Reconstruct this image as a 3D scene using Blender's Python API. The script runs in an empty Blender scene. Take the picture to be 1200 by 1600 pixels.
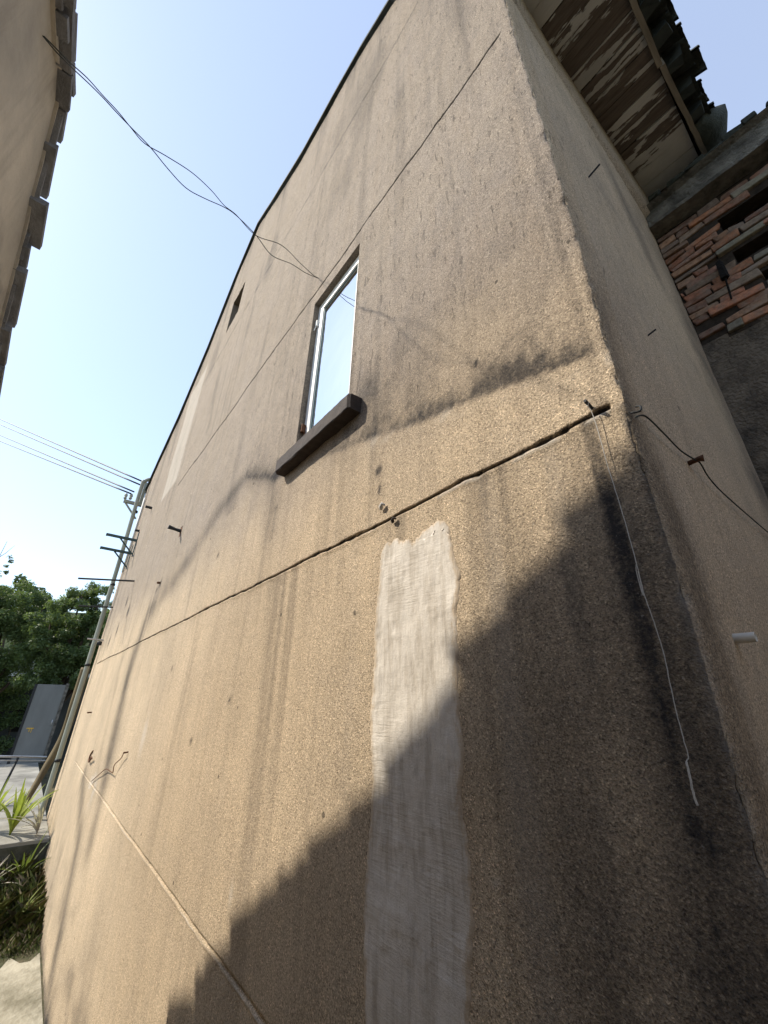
import bpy, bmesh, math, random
import numpy as np
from mathutils import Vector, Matrix
random.seed(7); rng = np.random.default_rng(7)
C = bpy.context.scene.collection
SC = bpy.context.scene

# ------------------------------------------------------------------ camera
cam_d = bpy.data.cameras.new('camera'); cam = bpy.data.objects.new('camera', cam_d); C.objects.link(cam); SC.camera = cam
R = Matrix(((0.62513222, 0.3228757, 0.71060608), (0.78027273, -0.28137835, -0.55857022), (0.01960042, 0.90364678, -0.42782978)))
cam.matrix_world = Matrix.Translation((0.195, -0.75, 2.1)) @ R.to_4x4()
cam_d.sensor_fit = 'VERTICAL'; cam_d.sensor_height = 36; cam_d.lens = 14.24; cam_d.clip_start = .02; cam_d.clip_end = 3000
# ------------------------------------------------------------------ light
SUN = Vector((-.85, -1.0, 1.28)).normalized()
el = math.asin(SUN.z); rot = math.atan2(SUN.x, SUN.y)
w = bpy.data.worlds.new('World'); SC.world = w; w.use_nodes = True
nt = w.node_tree; bg = nt.nodes['Background']
sky = nt.nodes.new('ShaderNodeTexSky'); sky.sky_type = 'NISHITA'; sky.sun_disc = False
sky.sun_elevation = el; sky.sun_rotation = rot; sky.air_density = 1.25; sky.dust_density = .45; sky.ozone_density = 2.0
hz = nt.nodes.new('ShaderNodeMix'); hz.data_type = 'RGBA'; hz.inputs[0].default_value = .46; hz.inputs[7].default_value = (2.15, 2.3, 2.75, 1)   # even summer haze
nt.links.new(sky.outputs[0], hz.inputs[6]); nt.links.new(hz.outputs[2], bg.inputs[0]); bg.inputs[1].default_value = .13
sl = bpy.data.lights.new('sun', 'SUN'); sl.energy = 2.7; sl.angle = math.radians(1.0); sl.color = (1, .91, .77)
so = bpy.data.objects.new('sun', sl); C.objects.link(so); so.rotation_euler = SUN.to_track_quat('Z', 'Y').to_euler()
SC.view_settings.view_transform = 'Standard'; SC.view_settings.look = 'None'
SC.view_settings.exposure = 1.38; SC.view_settings.gamma = 1

# ------------------------------------------------------------------ helpers
def tag(o, label=None, cat=None, group=None, kind=None):
    if label: o['label'] = label
    if cat: o['category'] = cat
    if group: o['group'] = group
    if kind: o['kind'] = kind
    return o
def empty(name, loc=(0, 0, 0), **k):
    o = bpy.data.objects.new(name, None); C.objects.link(o); o.location = loc; o.empty_display_size = .1
    return tag(o, **k)
def link(name, me, mat=None, parent=None, smooth=False):
    o = bpy.data.objects.new(name, me); C.objects.link(o)
    if mat: me.materials.append(mat)
    if parent is not None:
        o.parent = parent; o.location = -Vector(parent.location) if parent.parent is None else (0, 0, 0)
    if smooth: me.polygons.foreach_set('use_smooth', [True] * len(me.polygons))
    return o
def obj(name, verts, faces, mat=None, parent=None, smooth=False):
    me = bpy.data.meshes.new(name); me.from_pydata([tuple(v) for v in verts], [], [tuple(f) for f in faces]); me.update()
    return link(name, me, mat, parent, smooth)
class MB:
    def __init__(s): s.v = []; s.f = []
    def box(s, a, b, jit=0):
        n = len(s.v)
        for z in (a[2], b[2]):
            for x, y in ((a[0], a[1]), (b[0], a[1]), (b[0], b[1]), (a[0], b[1])):
                s.v.append((x + random.uniform(-jit, jit), y + random.uniform(-jit, jit), z + random.uniform(-jit, jit)))
        s.f += [(n, n+3, n+2, n+1), (n+4, n+5, n+6, n+7), (n, n+1, n+5, n+4), (n+1, n+2, n+6, n+5), (n+2, n+3, n+7, n+6), (n+3, n, n+4, n+7)]
        return s
    def tube(s, pts, r, seg=8, cap=True):
        pts = [Vector(p) for p in pts]; rs = r if isinstance(r, (list, tuple)) else [r] * len(pts); base = len(s.v)
        up = None
        for i, p in enumerate(pts):
            d = (pts[min(i+1, len(pts)-1)] - pts[max(i-1, 0)]).normalized()
            if up is None: up = d.orthogonal().normalized()
            up = (up - d * up.dot(d)).normalized(); sd = d.cross(up)
            for k in range(seg):
                a = 2*math.pi*k/seg; s.v.append(tuple(p + (up*math.cos(a) + sd*math.sin(a)) * rs[i]))
        for i in range(len(pts)-1):
            for k in range(seg):
                a = base+i*seg+k; b = base+i*seg+(k+1) % seg; s.f.append((a, b, b+seg, a+seg))
        if cap:
            s.f.append(tuple(base+k for k in reversed(range(seg)))); e = base+(len(pts)-1)*seg; s.f.append(tuple(e+k for k in range(seg)))
        return s
    def build(s, name, mat, parent=None, smooth=False, bevel=0):
        o = obj(name, s.v, s.f, mat, parent, smooth)
        if bevel:
            m = o.modifiers.new('bevel', 'BEVEL'); m.width = bevel; m.segments = 2; m.limit_method = 'ANGLE'
        return o
def smooth_pts(pts, n=6):
    out = []; P = [Vector(p) for p in pts]
    for i in range(len(P)-1):
        p0 = P[max(i-1, 0)]; p1 = P[i]; p2 = P[i+1]; p3 = P[min(i+2, len(P)-1)]
        for k in range(n):
            t = k/n
            out.append(.5*((2*p1)+(p2-p0)*t+(2*p0-5*p1+4*p2-p3)*t*t+(3*p1-p0-3*p2+p3)*t**3))
    out.append(P[-1]); return out
# numpy value noise
_T = rng.random((512, 512))
def vn(x, y):
    x = np.asarray(x, float); y = np.asarray(y, float)
    xi = np.floor(x).astype(int); yi = np.floor(y).astype(int); fx = x-xi; fy = y-yi
    fx = fx*fx*(3-2*fx); fy = fy*fy*(3-2*fy)
    a = _T[xi % 512, yi % 512]; b = _T[(xi+1) % 512, yi % 512]; c = _T[xi % 512, (yi+1) % 512]; d = _T[(xi+1) % 512, (yi+1) % 512]
    return (a*(1-fx)+b*fx)*(1-fy)+(c*(1-fx)+d*fx)*fy
def fbm(x, y, o=4):
    r = 0; a = .5; t = 0
    for k in range(o): r = r+a*vn(np.asarray(x)*2**k+17.3*k, np.asarray(y)*2**k+5.1*k); t += a; a *= .5
    return r/t
def ss(a, b, x): t = np.clip((x-a)/(b-a), 0, 1); return t*t*(3-2*t)
def g(x, w): return np.exp(-(x/w)**2)
def polydist(px, py, pts):
    best = np.full(px.shape, 1e9); par = np.zeros(px.shape)
    for i, (a, b) in enumerate(zip(pts, pts[1:])):
        ax, ay = a; bx, by = b; dx, dy = bx-ax, by-ay; L = dx*dx+dy*dy
        t = np.clip(((px-ax)*dx+(py-ay)*dy)/L, 0, 1); d = np.hypot(px-ax-t*dx, py-ay-t*dy)
        m = d < best; best = np.where(m, d, best); par = np.where(m, i+t, par)
    return best, par

# ------------------------------------------------------------------ materials
class N:
    def __init__(s, name):
        s.m = bpy.data.materials.new(name); s.m.use_nodes = True; s.t = s.m.node_tree; s.b = s.t.nodes['Principled BSDF']
        s.b.inputs['Roughness'].default_value = .9; s.b.inputs['Specular IOR Level'].default_value = .2
    def n(s, ty, **k):
        o = s.t.nodes.new(ty)
        for a, b in k.items():
            if hasattr(o, a): setattr(o, a, b)
            else: o.inputs[a].default_value = b
        return o
    def l(s, a, b): s.t.links.new(a, b)
    def coord(s, scale=(1, 1, 1)):
        tc = s.n('ShaderNodeTexCoord'); mp = s.n('ShaderNodeMapping'); mp.inputs['Scale'].default_value = scale; s.l(tc.outputs['Object'], mp.inputs[0]); return mp.outputs[0]
    def noise(s, scale, detail=4, rough=.55, co=None, sc=(1, 1, 1)):
        x = s.n('ShaderNodeTexNoise'); x.inputs['Scale'].default_value = scale; x.inputs['Detail'].default_value = detail; x.inputs['Roughness'].default_value = rough
        s.l(co or s.coord(sc), x.inputs['Vector']); return x.outputs['Fac']
    def ramp(s, fac, stops):
        r = s.n('ShaderNodeValToRGB'); e = r.color_ramp.elements
        while len(e) < len(stops): e.new(.5)
        for q, (p, c) in zip(e, stops):
            q.position = p; q.color = (c, c, c, 1) if not isinstance(c, tuple) else (*c, 1)
        s.l(fac, r.inputs[0]); return r.outputs[0]
    def mix(s, f, a, b, mode='MIX'):
        x = s.n('ShaderNodeMix'); x.data_type = 'RGBA'; x.blend_type = mode
        for v, i in ((f, 0), (a, 6), (b, 7)):
            if isinstance(v, (int, float)): x.inputs[i].default_value = v
            elif isinstance(v, tuple): x.inputs[i].default_value = (*v, 1)
            else: s.l(v, x.inputs[i])
        return x.outputs[2]
    def math(s, op, a, b=0, clamp=False):
        x = s.n('ShaderNodeMath'); x.operation = op; x.use_clamp = clamp
        for v, i in ((a, 0), (b, 1)):
            if isinstance(v, (int, float)): x.inputs[i].default_value = v
            else: s.l(v, x.inputs[i])
        return x.outputs[0]
    def bump(s, h, dist, strength=1, nrm=None):
        x = s.n('ShaderNodeBump'); x.inputs['Distance'].default_value = dist; x.inputs['Strength'].default_value = strength
        s.l(h, x.inputs['Height'])
        if nrm: s.l(nrm, x.inputs['Normal'])
        return x.outputs[0]
    def out(s, col=None, nrm=None, rough=None, metal=None):
        if col is not None:
            if isinstance(col, tuple): s.b.inputs['Base Color'].default_value = (*col, 1)
            else: s.l(col, s.b.inputs['Base Color'])
        if nrm: s.l(nrm, s.b.inputs['Normal'])
        if rough is not None: s.b.inputs['Roughness'].default_value = rough
        if metal is not None: s.b.inputs['Metallic'].default_value = metal
        return s.m
def simple(name, c, rough=.8, var=.35, scale=20, sc=(1, 1, 1), bump=.002, metal=0, c2=None):
    m = N(name); n = m.noise(scale, 5, .6, sc=sc); f = m.ramp(n, [(.3, 0.), (.7, 1.)])
    c2 = c2 or tuple(x*(1-var) for x in c)
    col = m.mix(f, c2, c); n2 = m.noise(scale*6, 3, .6, sc=sc)
    return m.out(col, m.bump(n2, bump) if bump else None, rough, metal)

def stucco():
    m = N('stucco'); at = m.n('ShaderNodeAttribute'); at.attribute_name = 'stain_and_light'; sep = m.n('ShaderNodeSeparateColor'); m.l(at.outputs['Color'], sep.inputs[0])
    dark, warm, lite = sep.outputs
    co = m.coord()
    big = m.noise(1.3, 5, .6, co); mid = m.noise(9, 5, .6, co)
    streak = m.noise(1, 5, .65, sc=(16, 16, 1.1))
    base = m.mix(warm, (.35, .295, .245), (.68, .535, .365))
    base = m.mix(m.ramp(big, [(.35, 0.), (.7, 1.)]), m.mix(.45, base, (.30, .245, .18)), base)
    base = m.mix(m.math('MULTIPLY', m.ramp(streak, [(.47, 0.), (.70, 1.)]), .28), base, (.27, .205, .145))
    base = m.mix(m.math('MULTIPLY', m.ramp(mid, [(.40, 1.), (.62, 0.)]), .22), base, (.52, .42, .31))
    # sand grains
    grain = m.noise(230, 3, .75, co); vor = m.n('ShaderNodeTexVoronoi'); vor.inputs['Scale'].default_value = 360; m.l(co, vor.inputs['Vector'])
    gcol = m.n('ShaderNodeSeparateColor'); m.l(vor.outputs['Color'], gcol.inputs[0])
    gv = m.ramp(gcol.outputs[0], [(0., .34), (.2, .80), (.6, 1.02), (.9, 1.15), (1., 1.8)])
    base = m.mix(.85, base, gv, 'MULTIPLY')
    base = m.mix(.8, base, m.ramp(m.noise(210, 3, .75, co), [(.30, .35), (.45, .92), (.6, 1.08), (.72, 1.5)]), 'MULTIPLY')
    # mould
    dn = m.noise(60, 5, .75, co); fine = m.noise(170, 2, .6, co)
    dm = m.math('ADD', dark, m.math('MULTIPLY', m.math('MULTIPLY', m.math('SUBTRACT', m.math('ADD', m.math('MULTIPLY', dn, .6), m.math('MULTIPLY', fine, .4)), .5), 3.4), m.math('MULTIPLY', dark, m.math('SUBTRACT', 1.25, dark))), True)
    base = m.mix(dm, base, (.035, .032, .031))
    spk = m.ramp(m.noise(150, 1, .5, co), [(.70, 0.), (.76, 1.)])
    base = m.mix(m.math('MULTIPLY', spk, .28), base, (.50, .47, .42))
    vd = m.n('ShaderNodeTexVoronoi'); vd.inputs['Scale'].default_value = 9; wv = m.n('ShaderNodeVectorMath'); wv.operation = 'ADD'; nz = m.n('ShaderNodeTexNoise'); nz.inputs['Scale'].default_value = 90; m.l(co, nz.inputs['Vector'])
    ns_ = m.n('ShaderNodeVectorMath'); ns_.operation = 'SCALE'; ns_.inputs['Scale'].default_value = .012; m.l(nz.outputs['Color'], ns_.inputs[0]); m.l(co, wv.inputs[0]); m.l(ns_.outputs[0], wv.inputs[1]); m.l(wv.outputs[0], vd.inputs['Vector'])
    sz_ = m.n('ShaderNodeSeparateColor'); m.l(vd.outputs['Color'], sz_.inputs[0])
    hole = m.math('LESS_THAN', vd.outputs['Distance'], m.math('MULTIPLY', m.math('SUBTRACT', sz_.outputs[0], .45), .15))
    base = m.mix(m.math('MULTIPLY', hole, .75), base, (.06, .05, .04))
    base = m.mix(lite, base, (.62, .57, .50))
    # bumps; the upper render is scored with dashes, the lower is plain sand
    sx = m.n('ShaderNodeSeparateXYZ'); m.l(co, sx.inputs[0]); hi = m.math('MULTIPLY', m.ramp(m.math('MULTIPLY', sx.outputs[2], .2), [(.56, 1.), (.68, 0.)]), .10)
    pits = m.ramp(m.math('ADD', m.noise(1, 3, .6, sc=(60, 60, 11)), hi), [(.33, 0.), (.385, 1.)])
    base = m.mix(m.math('MULTIPLY', m.math('SUBTRACT', 1, pits), .45), base, (.10, .085, .07))
    h1 = m.bump(m.noise(22, 3, .6, co), .003)
    h2 = m.bump(pits, .0035, 1, h1)
    h3 = m.bump(grain, .0065, 1, h2)
    h3 = m.bump(m.math('SUBTRACT', 1, hole), .004, 1, h3)
    h4 = m.bump(vor.outputs['Distance'], .0014, 1, h3)
    return m.out(base, h4, .95)
M = {}
M['stucco'] = stucco()
def plaster_patch_mat():
    m = N('cement_smear'); co = m.coord()
    a = m.noise(1, 5, .7, sc=(9, 9, 3)); b = m.noise(1, 4, .6, sc=(14, 14, 130)); c = m.noise(1, 4, .6, sc=(150, 150, 14))
    col = m.mix(m.ramp(a, [(.3, 0.), (.7, 1.)]), (.49, .45, .395), (.61, .565, .50))
    col = m.mix(m.math('MULTIPLY', m.ramp(m.noise(1, 5, .7, sc=(60, 60, 16)), [(.52, 0.), (.75, 1.)]), .45), col, (.24, .21, .18))
    col = m.mix(m.math('MULTIPLY', m.ramp(m.noise(260, 2, .5, co), [(.66, 0.), (.74, 1.)]), .5), col, (.2, .18, .16))
    ed = m.n('ShaderNodeAttribute'); ed.attribute_name = 'edge'
    thin = m.ramp(m.math('ADD', m.math('MULTIPLY', ed.outputs['Fac'], .8), m.noise(1, 5, .8, sc=(80, 80, 26))), [(.64, 1.), (.84, 0.)])
    col = m.mix(m.math('MULTIPLY', thin, .85), col, (.42, .33, .23))
    col = m.mix(m.math('MULTIPLY', m.ramp(m.noise(1, 5, .7, sc=(30, 30, 4.5)), [(.45, 0.), (.62, 1.)]), .55), col, (.30, .255, .20))
    col = m.mix(m.math('MULTIPLY', m.ramp(m.noise(1, 4, .7, sc=(16, 16, 220)), [(.50, 0.), (.68, 1.)]), .18), col, (.27, .25, .22))
    hz = m.ramp(m.noise(3, 2, .5, co), [(.42, 0.), (.58, 1.)])
    h = m.bump(m.mix(hz, b, c), .0020, 1, m.bump(m.noise(12, 4, .7, co), .003))
    h = m.bump(m.noise(300, 2, .6, co), .0008, 1, h)
    return m.out(col, h, .9)
M['patch'] = plaster_patch_mat()
M['coping'] = simple('coping_tile', (.055, .065, .062), .8, .5, 12)
M['sill'] = simple('sill_stone', (.060, .045, .038), .75, .5, 30, bump=.004)
M['white_frame'] = simple('window_aluminium', (.82, .81, .78), .35, .12, 30, bump=.0003)
M['gasket'] = simple('gasket', (.10, .16, .17), .5, .2, 20, bump=0)
M['rust'] = simple('rusty_iron', (.16, .075, .04), .85, .6, 60, bump=.002)
M['iron'] = simple('dark_iron', (.035, .038, .04), .55, .4, 60, bump=.001)
M['greeniron'] = simple('green_grey_iron', (.07, .11, .11), .5, .4, 60, bump=.0008)
M['steel'] = simple('bare_steel', (.5, .5, .5), .35, .3, 40, bump=.0005, metal=.7)
M['wire'] = simple('black_cable', (.03, .035, .03), .5, .3, 40, bump=0)
M['cord'] = simple('white_cord', (.60, .58, .54), .9, .3, 300, bump=.0008)
M['pipe'] = simple('drain_pipe', (.36, .38, .32), .6, .3, 5, (1, 1, .4), bump=.001)
M['pipe2'] = simple('white_conduit', (.75, .75, .72), .5, .15, 20, bump=0)
M['pvc'] = simple('pvc', (.72, .68, .60), .5, .3, 30, bump=.0005)
M['bamboo'] = simple('bamboo', (.16, .12, .06), .7, .5, 6, (1, 1, .3), bump=.002)
M['concrete'] = simple('grey_concrete', (.21, .20, .175), .95, .55, 9, bump=.018, c2=(.045, .043, .038))
M['tile'] = simple('roof_tile', (.062, .068, .058), .9, .6, 14, bump=.008, c2=(.022, .025, .02))
M['fascia'] = simple('weathered_fascia', (.34, .31, .26), .9, .5, 14, (1, .2, 1), bump=.004)
M['paving'] = simple('paving_slab', (.40, .37, .29), .95, .5, 3.2, bump=.015, c2=(.17, .155, .11))
M['lanefloor'] = simple('lane_concrete', (.34, .33, .29), .95, .5, 1.6, bump=.01, c2=(.13, .125, .11))
M['mosswall'] = simple('mossy_wall', (.11, .11, .09), 1, .6, 6, bump=.01, c2=(.035, .04, .028))
M['soil'] = simple('soil', (.16, .13, .085), 1, .6, 9, bump=.03, c2=(.035, .05, .02))
M['panel'] = simple('grey_panel', (.20, .21, .205), .7, .25, 3, (1, 1, .3), bump=.002)
M['darkwall'] = simple('dark_render', (.065, .07, .068), .95, .5, 1.5, bump=.01)
M['palewall'] = simple('pale_render', (.45, .46, .44), .95, .3, 1.5, bump=.01)
M['ochre'] = simple('ochre_bounce', (.56, .42, .25), .95, .2, 3, bump=.004); M['neigh'] = None; M['verge'] = simple('verge_clay_flare', (.24, .25, .27), .9, .5, 14, bump=.006)  # verge tile colour carries a pale bluish lens-flare veil
M['yellow'] = simple('yellow_sticker', (.65, .42, .08), .6, .3, 40, bump=0)
M['trunk'] = simple('bark', (.09, .07, .05), 1, .5, 12, (1, 1, .25), bump=.02)

def leaf_mat(name, c1, c2, trans=.35, scale=1.2):
    m = N(name); n = m.noise(scale, 4, .6); gi = m.n('ShaderNodeNewGeometry')
    f = m.math('ADD', m.math('MULTIPLY', m.ramp(n, [(.35, 0.), (.65, 1.)]), .6), m.math('MULTIPLY', gi.outputs['Random Per Island'], .4))
    col = m.mix(f, c1, c2); m.l(col, m.b.inputs['Base Color']); m.b.inputs['Roughness'].default_value = .55; m.b.inputs['Specular IOR Level'].default_value = .4
    tr = m.n('ShaderNodeBsdfTranslucent'); m.l(m.mix(.5, col, (.25, .35, .05)), tr.inputs[0]); mx = m.n('ShaderNodeMixShader'); mx.inputs[0].default_value = trans
    m.l(m.b.outputs[0], mx.inputs[1]); m.l(tr.outputs[0], mx.inputs[2]); m.l(mx.outputs[0], m.t.nodes['Material Output'].inputs[0]); return m.m
M['leaf'] = leaf_mat('tree_leaf', (.045, .075, .03), (.13, .19, .065))
M['leaf2'] = leaf_mat('tree_leaf_blue', (.035, .06, .035), (.08, .125, .06))
M['grass'] = leaf_mat('grass_blade', (.035, .045, .014), (.10, .12, .035), scale=4)
M['strap'] = leaf_mat('strap_leaf', (.16, .22, .03), (.38, .42, .06), .4, 9)
M['strapdry'] = leaf_mat('dry_leaf', (.40, .34, .30), (.62, .56, .52), .3, 9)

def weed_mat():
    m = N('mixed_weeds'); gi = m.n('ShaderNodeNewGeometry'); c = m.ramp(gi.outputs['Random Per Island'], [(0., (.07, .10, .03)), (.45, (.17, .22, .06)), (.7, (.24, .26, .08)), (.8, (.24, .19, .12)), (1., (.46, .40, .28))])
    m.t.nodes[-1].color_ramp.interpolation = 'LINEAR'; p = m.ramp(m.noise(5, 4, .6), [(.35, .35), (.65, 1.2)]); return m.out(m.mix(1, c, p, 'MULTIPLY'), None, .8)
M['weed'] = weed_mat()
def neigh_mat():
    m = N('neighbour_render'); co = m.coord()
    a = m.noise(1.6, 6, .65, co); col = m.mix(m.ramp(a, [(.3, 0.), (.65, 1.)]), (.33, .31, .275), (.58, .53, .45)); col = m.mix(m.ramp(m.noise(.9, 5, .7, sc=(1, 1, 1.3)), [(.52, 0.), (.62, .7)]), col, (.17, .165, .155))
    st = m.noise(1, 5, .7, sc=(8, 8, 1)); col = m.mix(m.math('MULTIPLY', m.ramp(st, [(.5, 0.), (.7, 1.)]), .4), col, (.18, .165, .145))
    return m.out(col, m.bump(m.noise(60, 5, .7, co), .004), .95)
M['neigh'] = neigh_mat()
def glass_mat():
    m = N('reflective_glass'); m.b.inputs['Metallic'].default_value = 1
    m.l(m.mix(m.noise(3, 3, .5), (.66, .72, .74), (.72, .77, .79)), m.b.inputs['Base Color']); m.b.inputs['Roughness'].default_value = .03
    m.l(m.bump(m.noise(6, 2, .4), .0012), m.b.inputs['Normal'])
    return m.m
M['glass'] = glass_mat()
def soffit_mat():
    m = N('peeling_soffit'); co = m.coord()
    wood = m.mix(m.ramp(m.noise(1, 6, .7, sc=(5, 70, 5)), [(.3, 0.), (.7, 1.)]), (.075, .062, .052), (.19, .16, .135))
    bd = m.n('ShaderNodeAttribute'); bd.attribute_name = 'board'
    # paint survives in long tongues along the boards, offset board by board
    cmb = m.n('ShaderNodeVectorMath'); cmb.operation = 'ADD'; tc = m.coord((3.2, 16, 1)); m.l(tc, cmb.inputs[0]); m.l(bd.outputs['Vector'], cmb.inputs[1])
    pn = m.noise(1, 5, .6, cmb.outputs[0])
    bias = m.math('MULTIPLY', bd.outputs['Fac'], 0)
    at2 = m.n('ShaderNodeAttribute'); at2.attribute_name = 'paint'
    pf = m.ramp(m.math('ADD', pn, at2.outputs['Fac']), [(.545, 0.), (.56, 1.)])
    paint = m.mix(m.ramp(m.noise(5, 4, .6, co), [(.3, 0.), (.7, 1.)]), (.40, .40, .385), (.56, .56, .54))
    col = m.mix(pf, wood, paint)
    h = m.bump(pf, .003, 1, m.bump(m.noise(1, 5, .7, sc=(6, 120, 6)), .003))
    return m.out(col, h, .9)
M['soffit'] = soffit_mat()
def brick_mat():
    m = N('old_brick'); at = m.n('ShaderNodeAttribute'); at.attribute_name = 'col'; co = m.coord()
    a = m.noise(38, 5, .7, co)
    col = m.mix(m.ramp(a, [(.35, 0.), (.7, 1.)]), m.mix(.65, at.outputs['Color'], (.05, .04, .035)), at.outputs['Color'])
    col = m.mix(m.math('MULTIPLY', m.ramp(m.noise(14, 5, .75, co), [(.45, 0.), (.68, 1.)]), .7), col, (.24, .20, .16))
    return m.out(col, m.bump(m.noise(70, 5, .75, co), .008), .95)
M['brick'] = brick_mat()
M['mortar'] = simple('dark_mortar', (.055, .043, .033), 1, .6, 30, bump=.01)
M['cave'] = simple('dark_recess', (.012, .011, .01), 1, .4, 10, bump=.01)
M['oldplaster'] = simple('old_plaster', (.18, .145, .11), 1, .6, 11, bump=.03, c2=(.055, .046, .038))

# ================================================================== SETTING
GX0, GX1 = -9.0, 0.0
ground = obj('ground', [(-400, -400, 0), (400, -400, 0), (400, 400, 0), (-400, 400, 0)], [(0, 1, 2, 3)], M['soil']); tag(ground, kind='structure')
pe = [(-5.62+.16*float(vn(k*.9, 3.))-.10*(k % 3 == 0)+.05*float(vn(k*3.1, 8.)), -.012-1.258*k/18, .004) for k in range(19)]
path = obj('paving', pe+[(3.5, -1.27, .004), (3.5, -.012, .004)], [tuple(range(21))], M['paving']); tag(path, kind='structure')
mb = MB(); mb.box((-17.0, -4.0, -.1), (-7.62, -.004, .44)); plat = mb.build('terrace', M['lanefloor'], bevel=.01); kb = MB().box((-7.62, -4.0, .0), (-7.60, -.004, .40)).build('terrace_wall', M['mosswall']); tag(kb, kind='structure'); tag(plat, kind='structure')
# a distant wooded hill
hv = []; hf = []; nx = 60
for i in range(nx):
    a = -60 + 130*i/(nx-1); h = 9.6 + 3.2*math.sin(a*.045+1) + 1.2*float(vn(a*.2, 3.))
    for (d, z) in ((-70, 0), (-84, h*.7+1), (-100, h+4), (-130, 0)): hv.append((d + 3*float(vn(a*.3, z)), a, z))
for i in range(nx-1):
    for k in range(3): b = i*4+k; hf.append((b, b+1, b+5, b+4))
M['hill'] = simple('hill_wood', (.06, .085, .035), 1, .6, .5, bump=.5)
tag(obj('hill', hv, hf, M['hill'], smooth=True), kind='structure')

# ================================================================== STUCCO HOUSE
house = empty('stucco_house', (0, 0, 0), label='tan stucco house with a tall gable wall, one narrow window and a peeling eave', cat='house')
ROOF = [(-9.3, 5.95), (-8.6, 6.28), (-8.12, 6.45), (-6.97, 6.80), (-5.72, 7.50), (-4.80, 8.36), (-4.05, 8.78), (-3.3, 8.35), (-2.42, 7.93), (-1.65, 7.74), (-1.2, 7.60), (-.76, 7.36), (-.4, 6.6), (0, 6.0)]
rx = np.array([p[0] for p in ROOF]); rz = np.array([p[1] for p in ROOF])
def roofz(x): return np.interp(x, rx, rz)
WIN = (-1.545, -1.035, 3.368, 4.47); W2 = (-4.50, -4.03, 6.83, 7.45)
def axis(a, b, f, snap):
    v = [a]
    while v[-1] < b: v.append(v[-1] + f(v[-1]))
    v[-1] = b; v = np.array(v)
    for s in snap: v[np.argmin(abs(v-s))] = s
    return v
S = np.concatenate([axis(-9.0, 0, lambda s: .008 + .012*min(1, abs(s+.01)) + .009*max(0, -s-1), [WIN[0], WIN[1], W2[0], W2[1]])[:-1], axis(0, 1.575, lambda s: .007+.015*min(1, s), [])])
GA, GB, GC, GD = 2.645, 4.60, 1.305, 6.45
Zr = axis(0, 5.6, lambda z: .0125 if .9 < z < 3.5 else (.03 if z < .9 else .018), [WIN[2], WIN[3]])
for g0 in (GA, GB, GC):
    Zr = np.concatenate([Zr[abs(Zr-g0) > .0135], g0 + np.array([-.0125, -.009, -.006, -.003, 0, .003, .006, .0095, .0125])])
Zr = np.sort(Zr)
Zt = np.linspace(0, 1, 56)[1:]
nS = len(S); zc = np.concatenate([Zr, np.zeros(len(Zt))]); nZ = len(zc)
SS, ZZ = np.meshgrid(S, zc, indexing='ij')
top = np.where(S < 0, roofz(S), 6.0)
for k, t in enumerate(Zt): ZZ[:, len(Zr)+k] = 5.6 + t*(top-5.6)
# snap the upper slot window rows
for i in np.where((S >= W2[0]-.001) & (S <= W2[1]+.001))[0]:
    for zz in (W2[2], W2[3]):
        j = np.argmin(abs(ZZ[i]-zz)); ZZ[i, j] = zz
def relief(s, z):
    d = .006*(fbm(s*2.2, z*2.2, 3)-.5)*2 + .0022*(fbm(s*14, z*6, 4)-.5)*2
    d = d + .0011*(fbm(s*55, z*40, 3)-.5)*2
    d = d - .0018*(ss(.62, .8, vn(s*60, z*9)))*ss(2.6, 3.2, z)
    return d
def groove(s, z):
    wa = (z-GA)/(.0030+.0022*vn(s*13, 4.)+.0035*ss(.6, .9, vn(s*47, 2.))) ; a = (s < -.028)*(s > -8.4)*(np.exp(-np.abs(wa)**3))*(.012*(.55+.9*vn(s*21, 9.)))
    b = (s < -.06)*(s > -5.1)*np.exp(-np.abs((z-GB)/.0058)**3)*.011*(.7+.6*vn(s*5, 2.))
    c = (s < -.3)*(s > -7.4)*(np.exp(-np.abs((z-GC-.006)/.0042)**3)*.010)
    lip = (s < -.03)*(s > -8)*g(z-GA+.012, .006)*.004*(.3+vn(s*17, 7.)) + (s < -.3)*(s > -7.4)*g(z-GC+.005, .0035)*.0028*(.7+.3*vn(s*9, 1.))
    return a, b, c, lip
a, b, c, lip = groove(SS, ZZ)
disp = relief(SS, ZZ) - a - b - c + lip
gd = (SS < -.4)*np.exp(-np.abs((ZZ-GD-.0)/.03)**4)
# wobble of the groove rows
wob = (.010*(vn(SS*4, 1.)-.5) + .012*(vn(SS*1.3, 8.)-.5) + .008*(vn(SS*19, 3.)-.5))*2
ZW = ZZ + np.where(SS < 0, wob*g(ZZ-GA, .055), 0)*.4 + np.where(SS < 0, wob*.5*g(ZZ-GB, .05), 0) + np.where(SS < 0, wob*.2*g(ZZ-GC, .05), 0)
ZW = ZW + np.where(SS < 0, .004*SS*g(ZZ-GA, .2), 0)
# window masks: no displacement at the opening edges
for W_ in (WIN, W2):
    near = (SS > W_[0]-.012)*(SS < W_[1]+.012)*(ZZ > W_[2]-.015)*(ZZ < W_[3]+.015); disp = np.where(near, 0, disp); ZW = np.where(near, ZZ, ZW)
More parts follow.
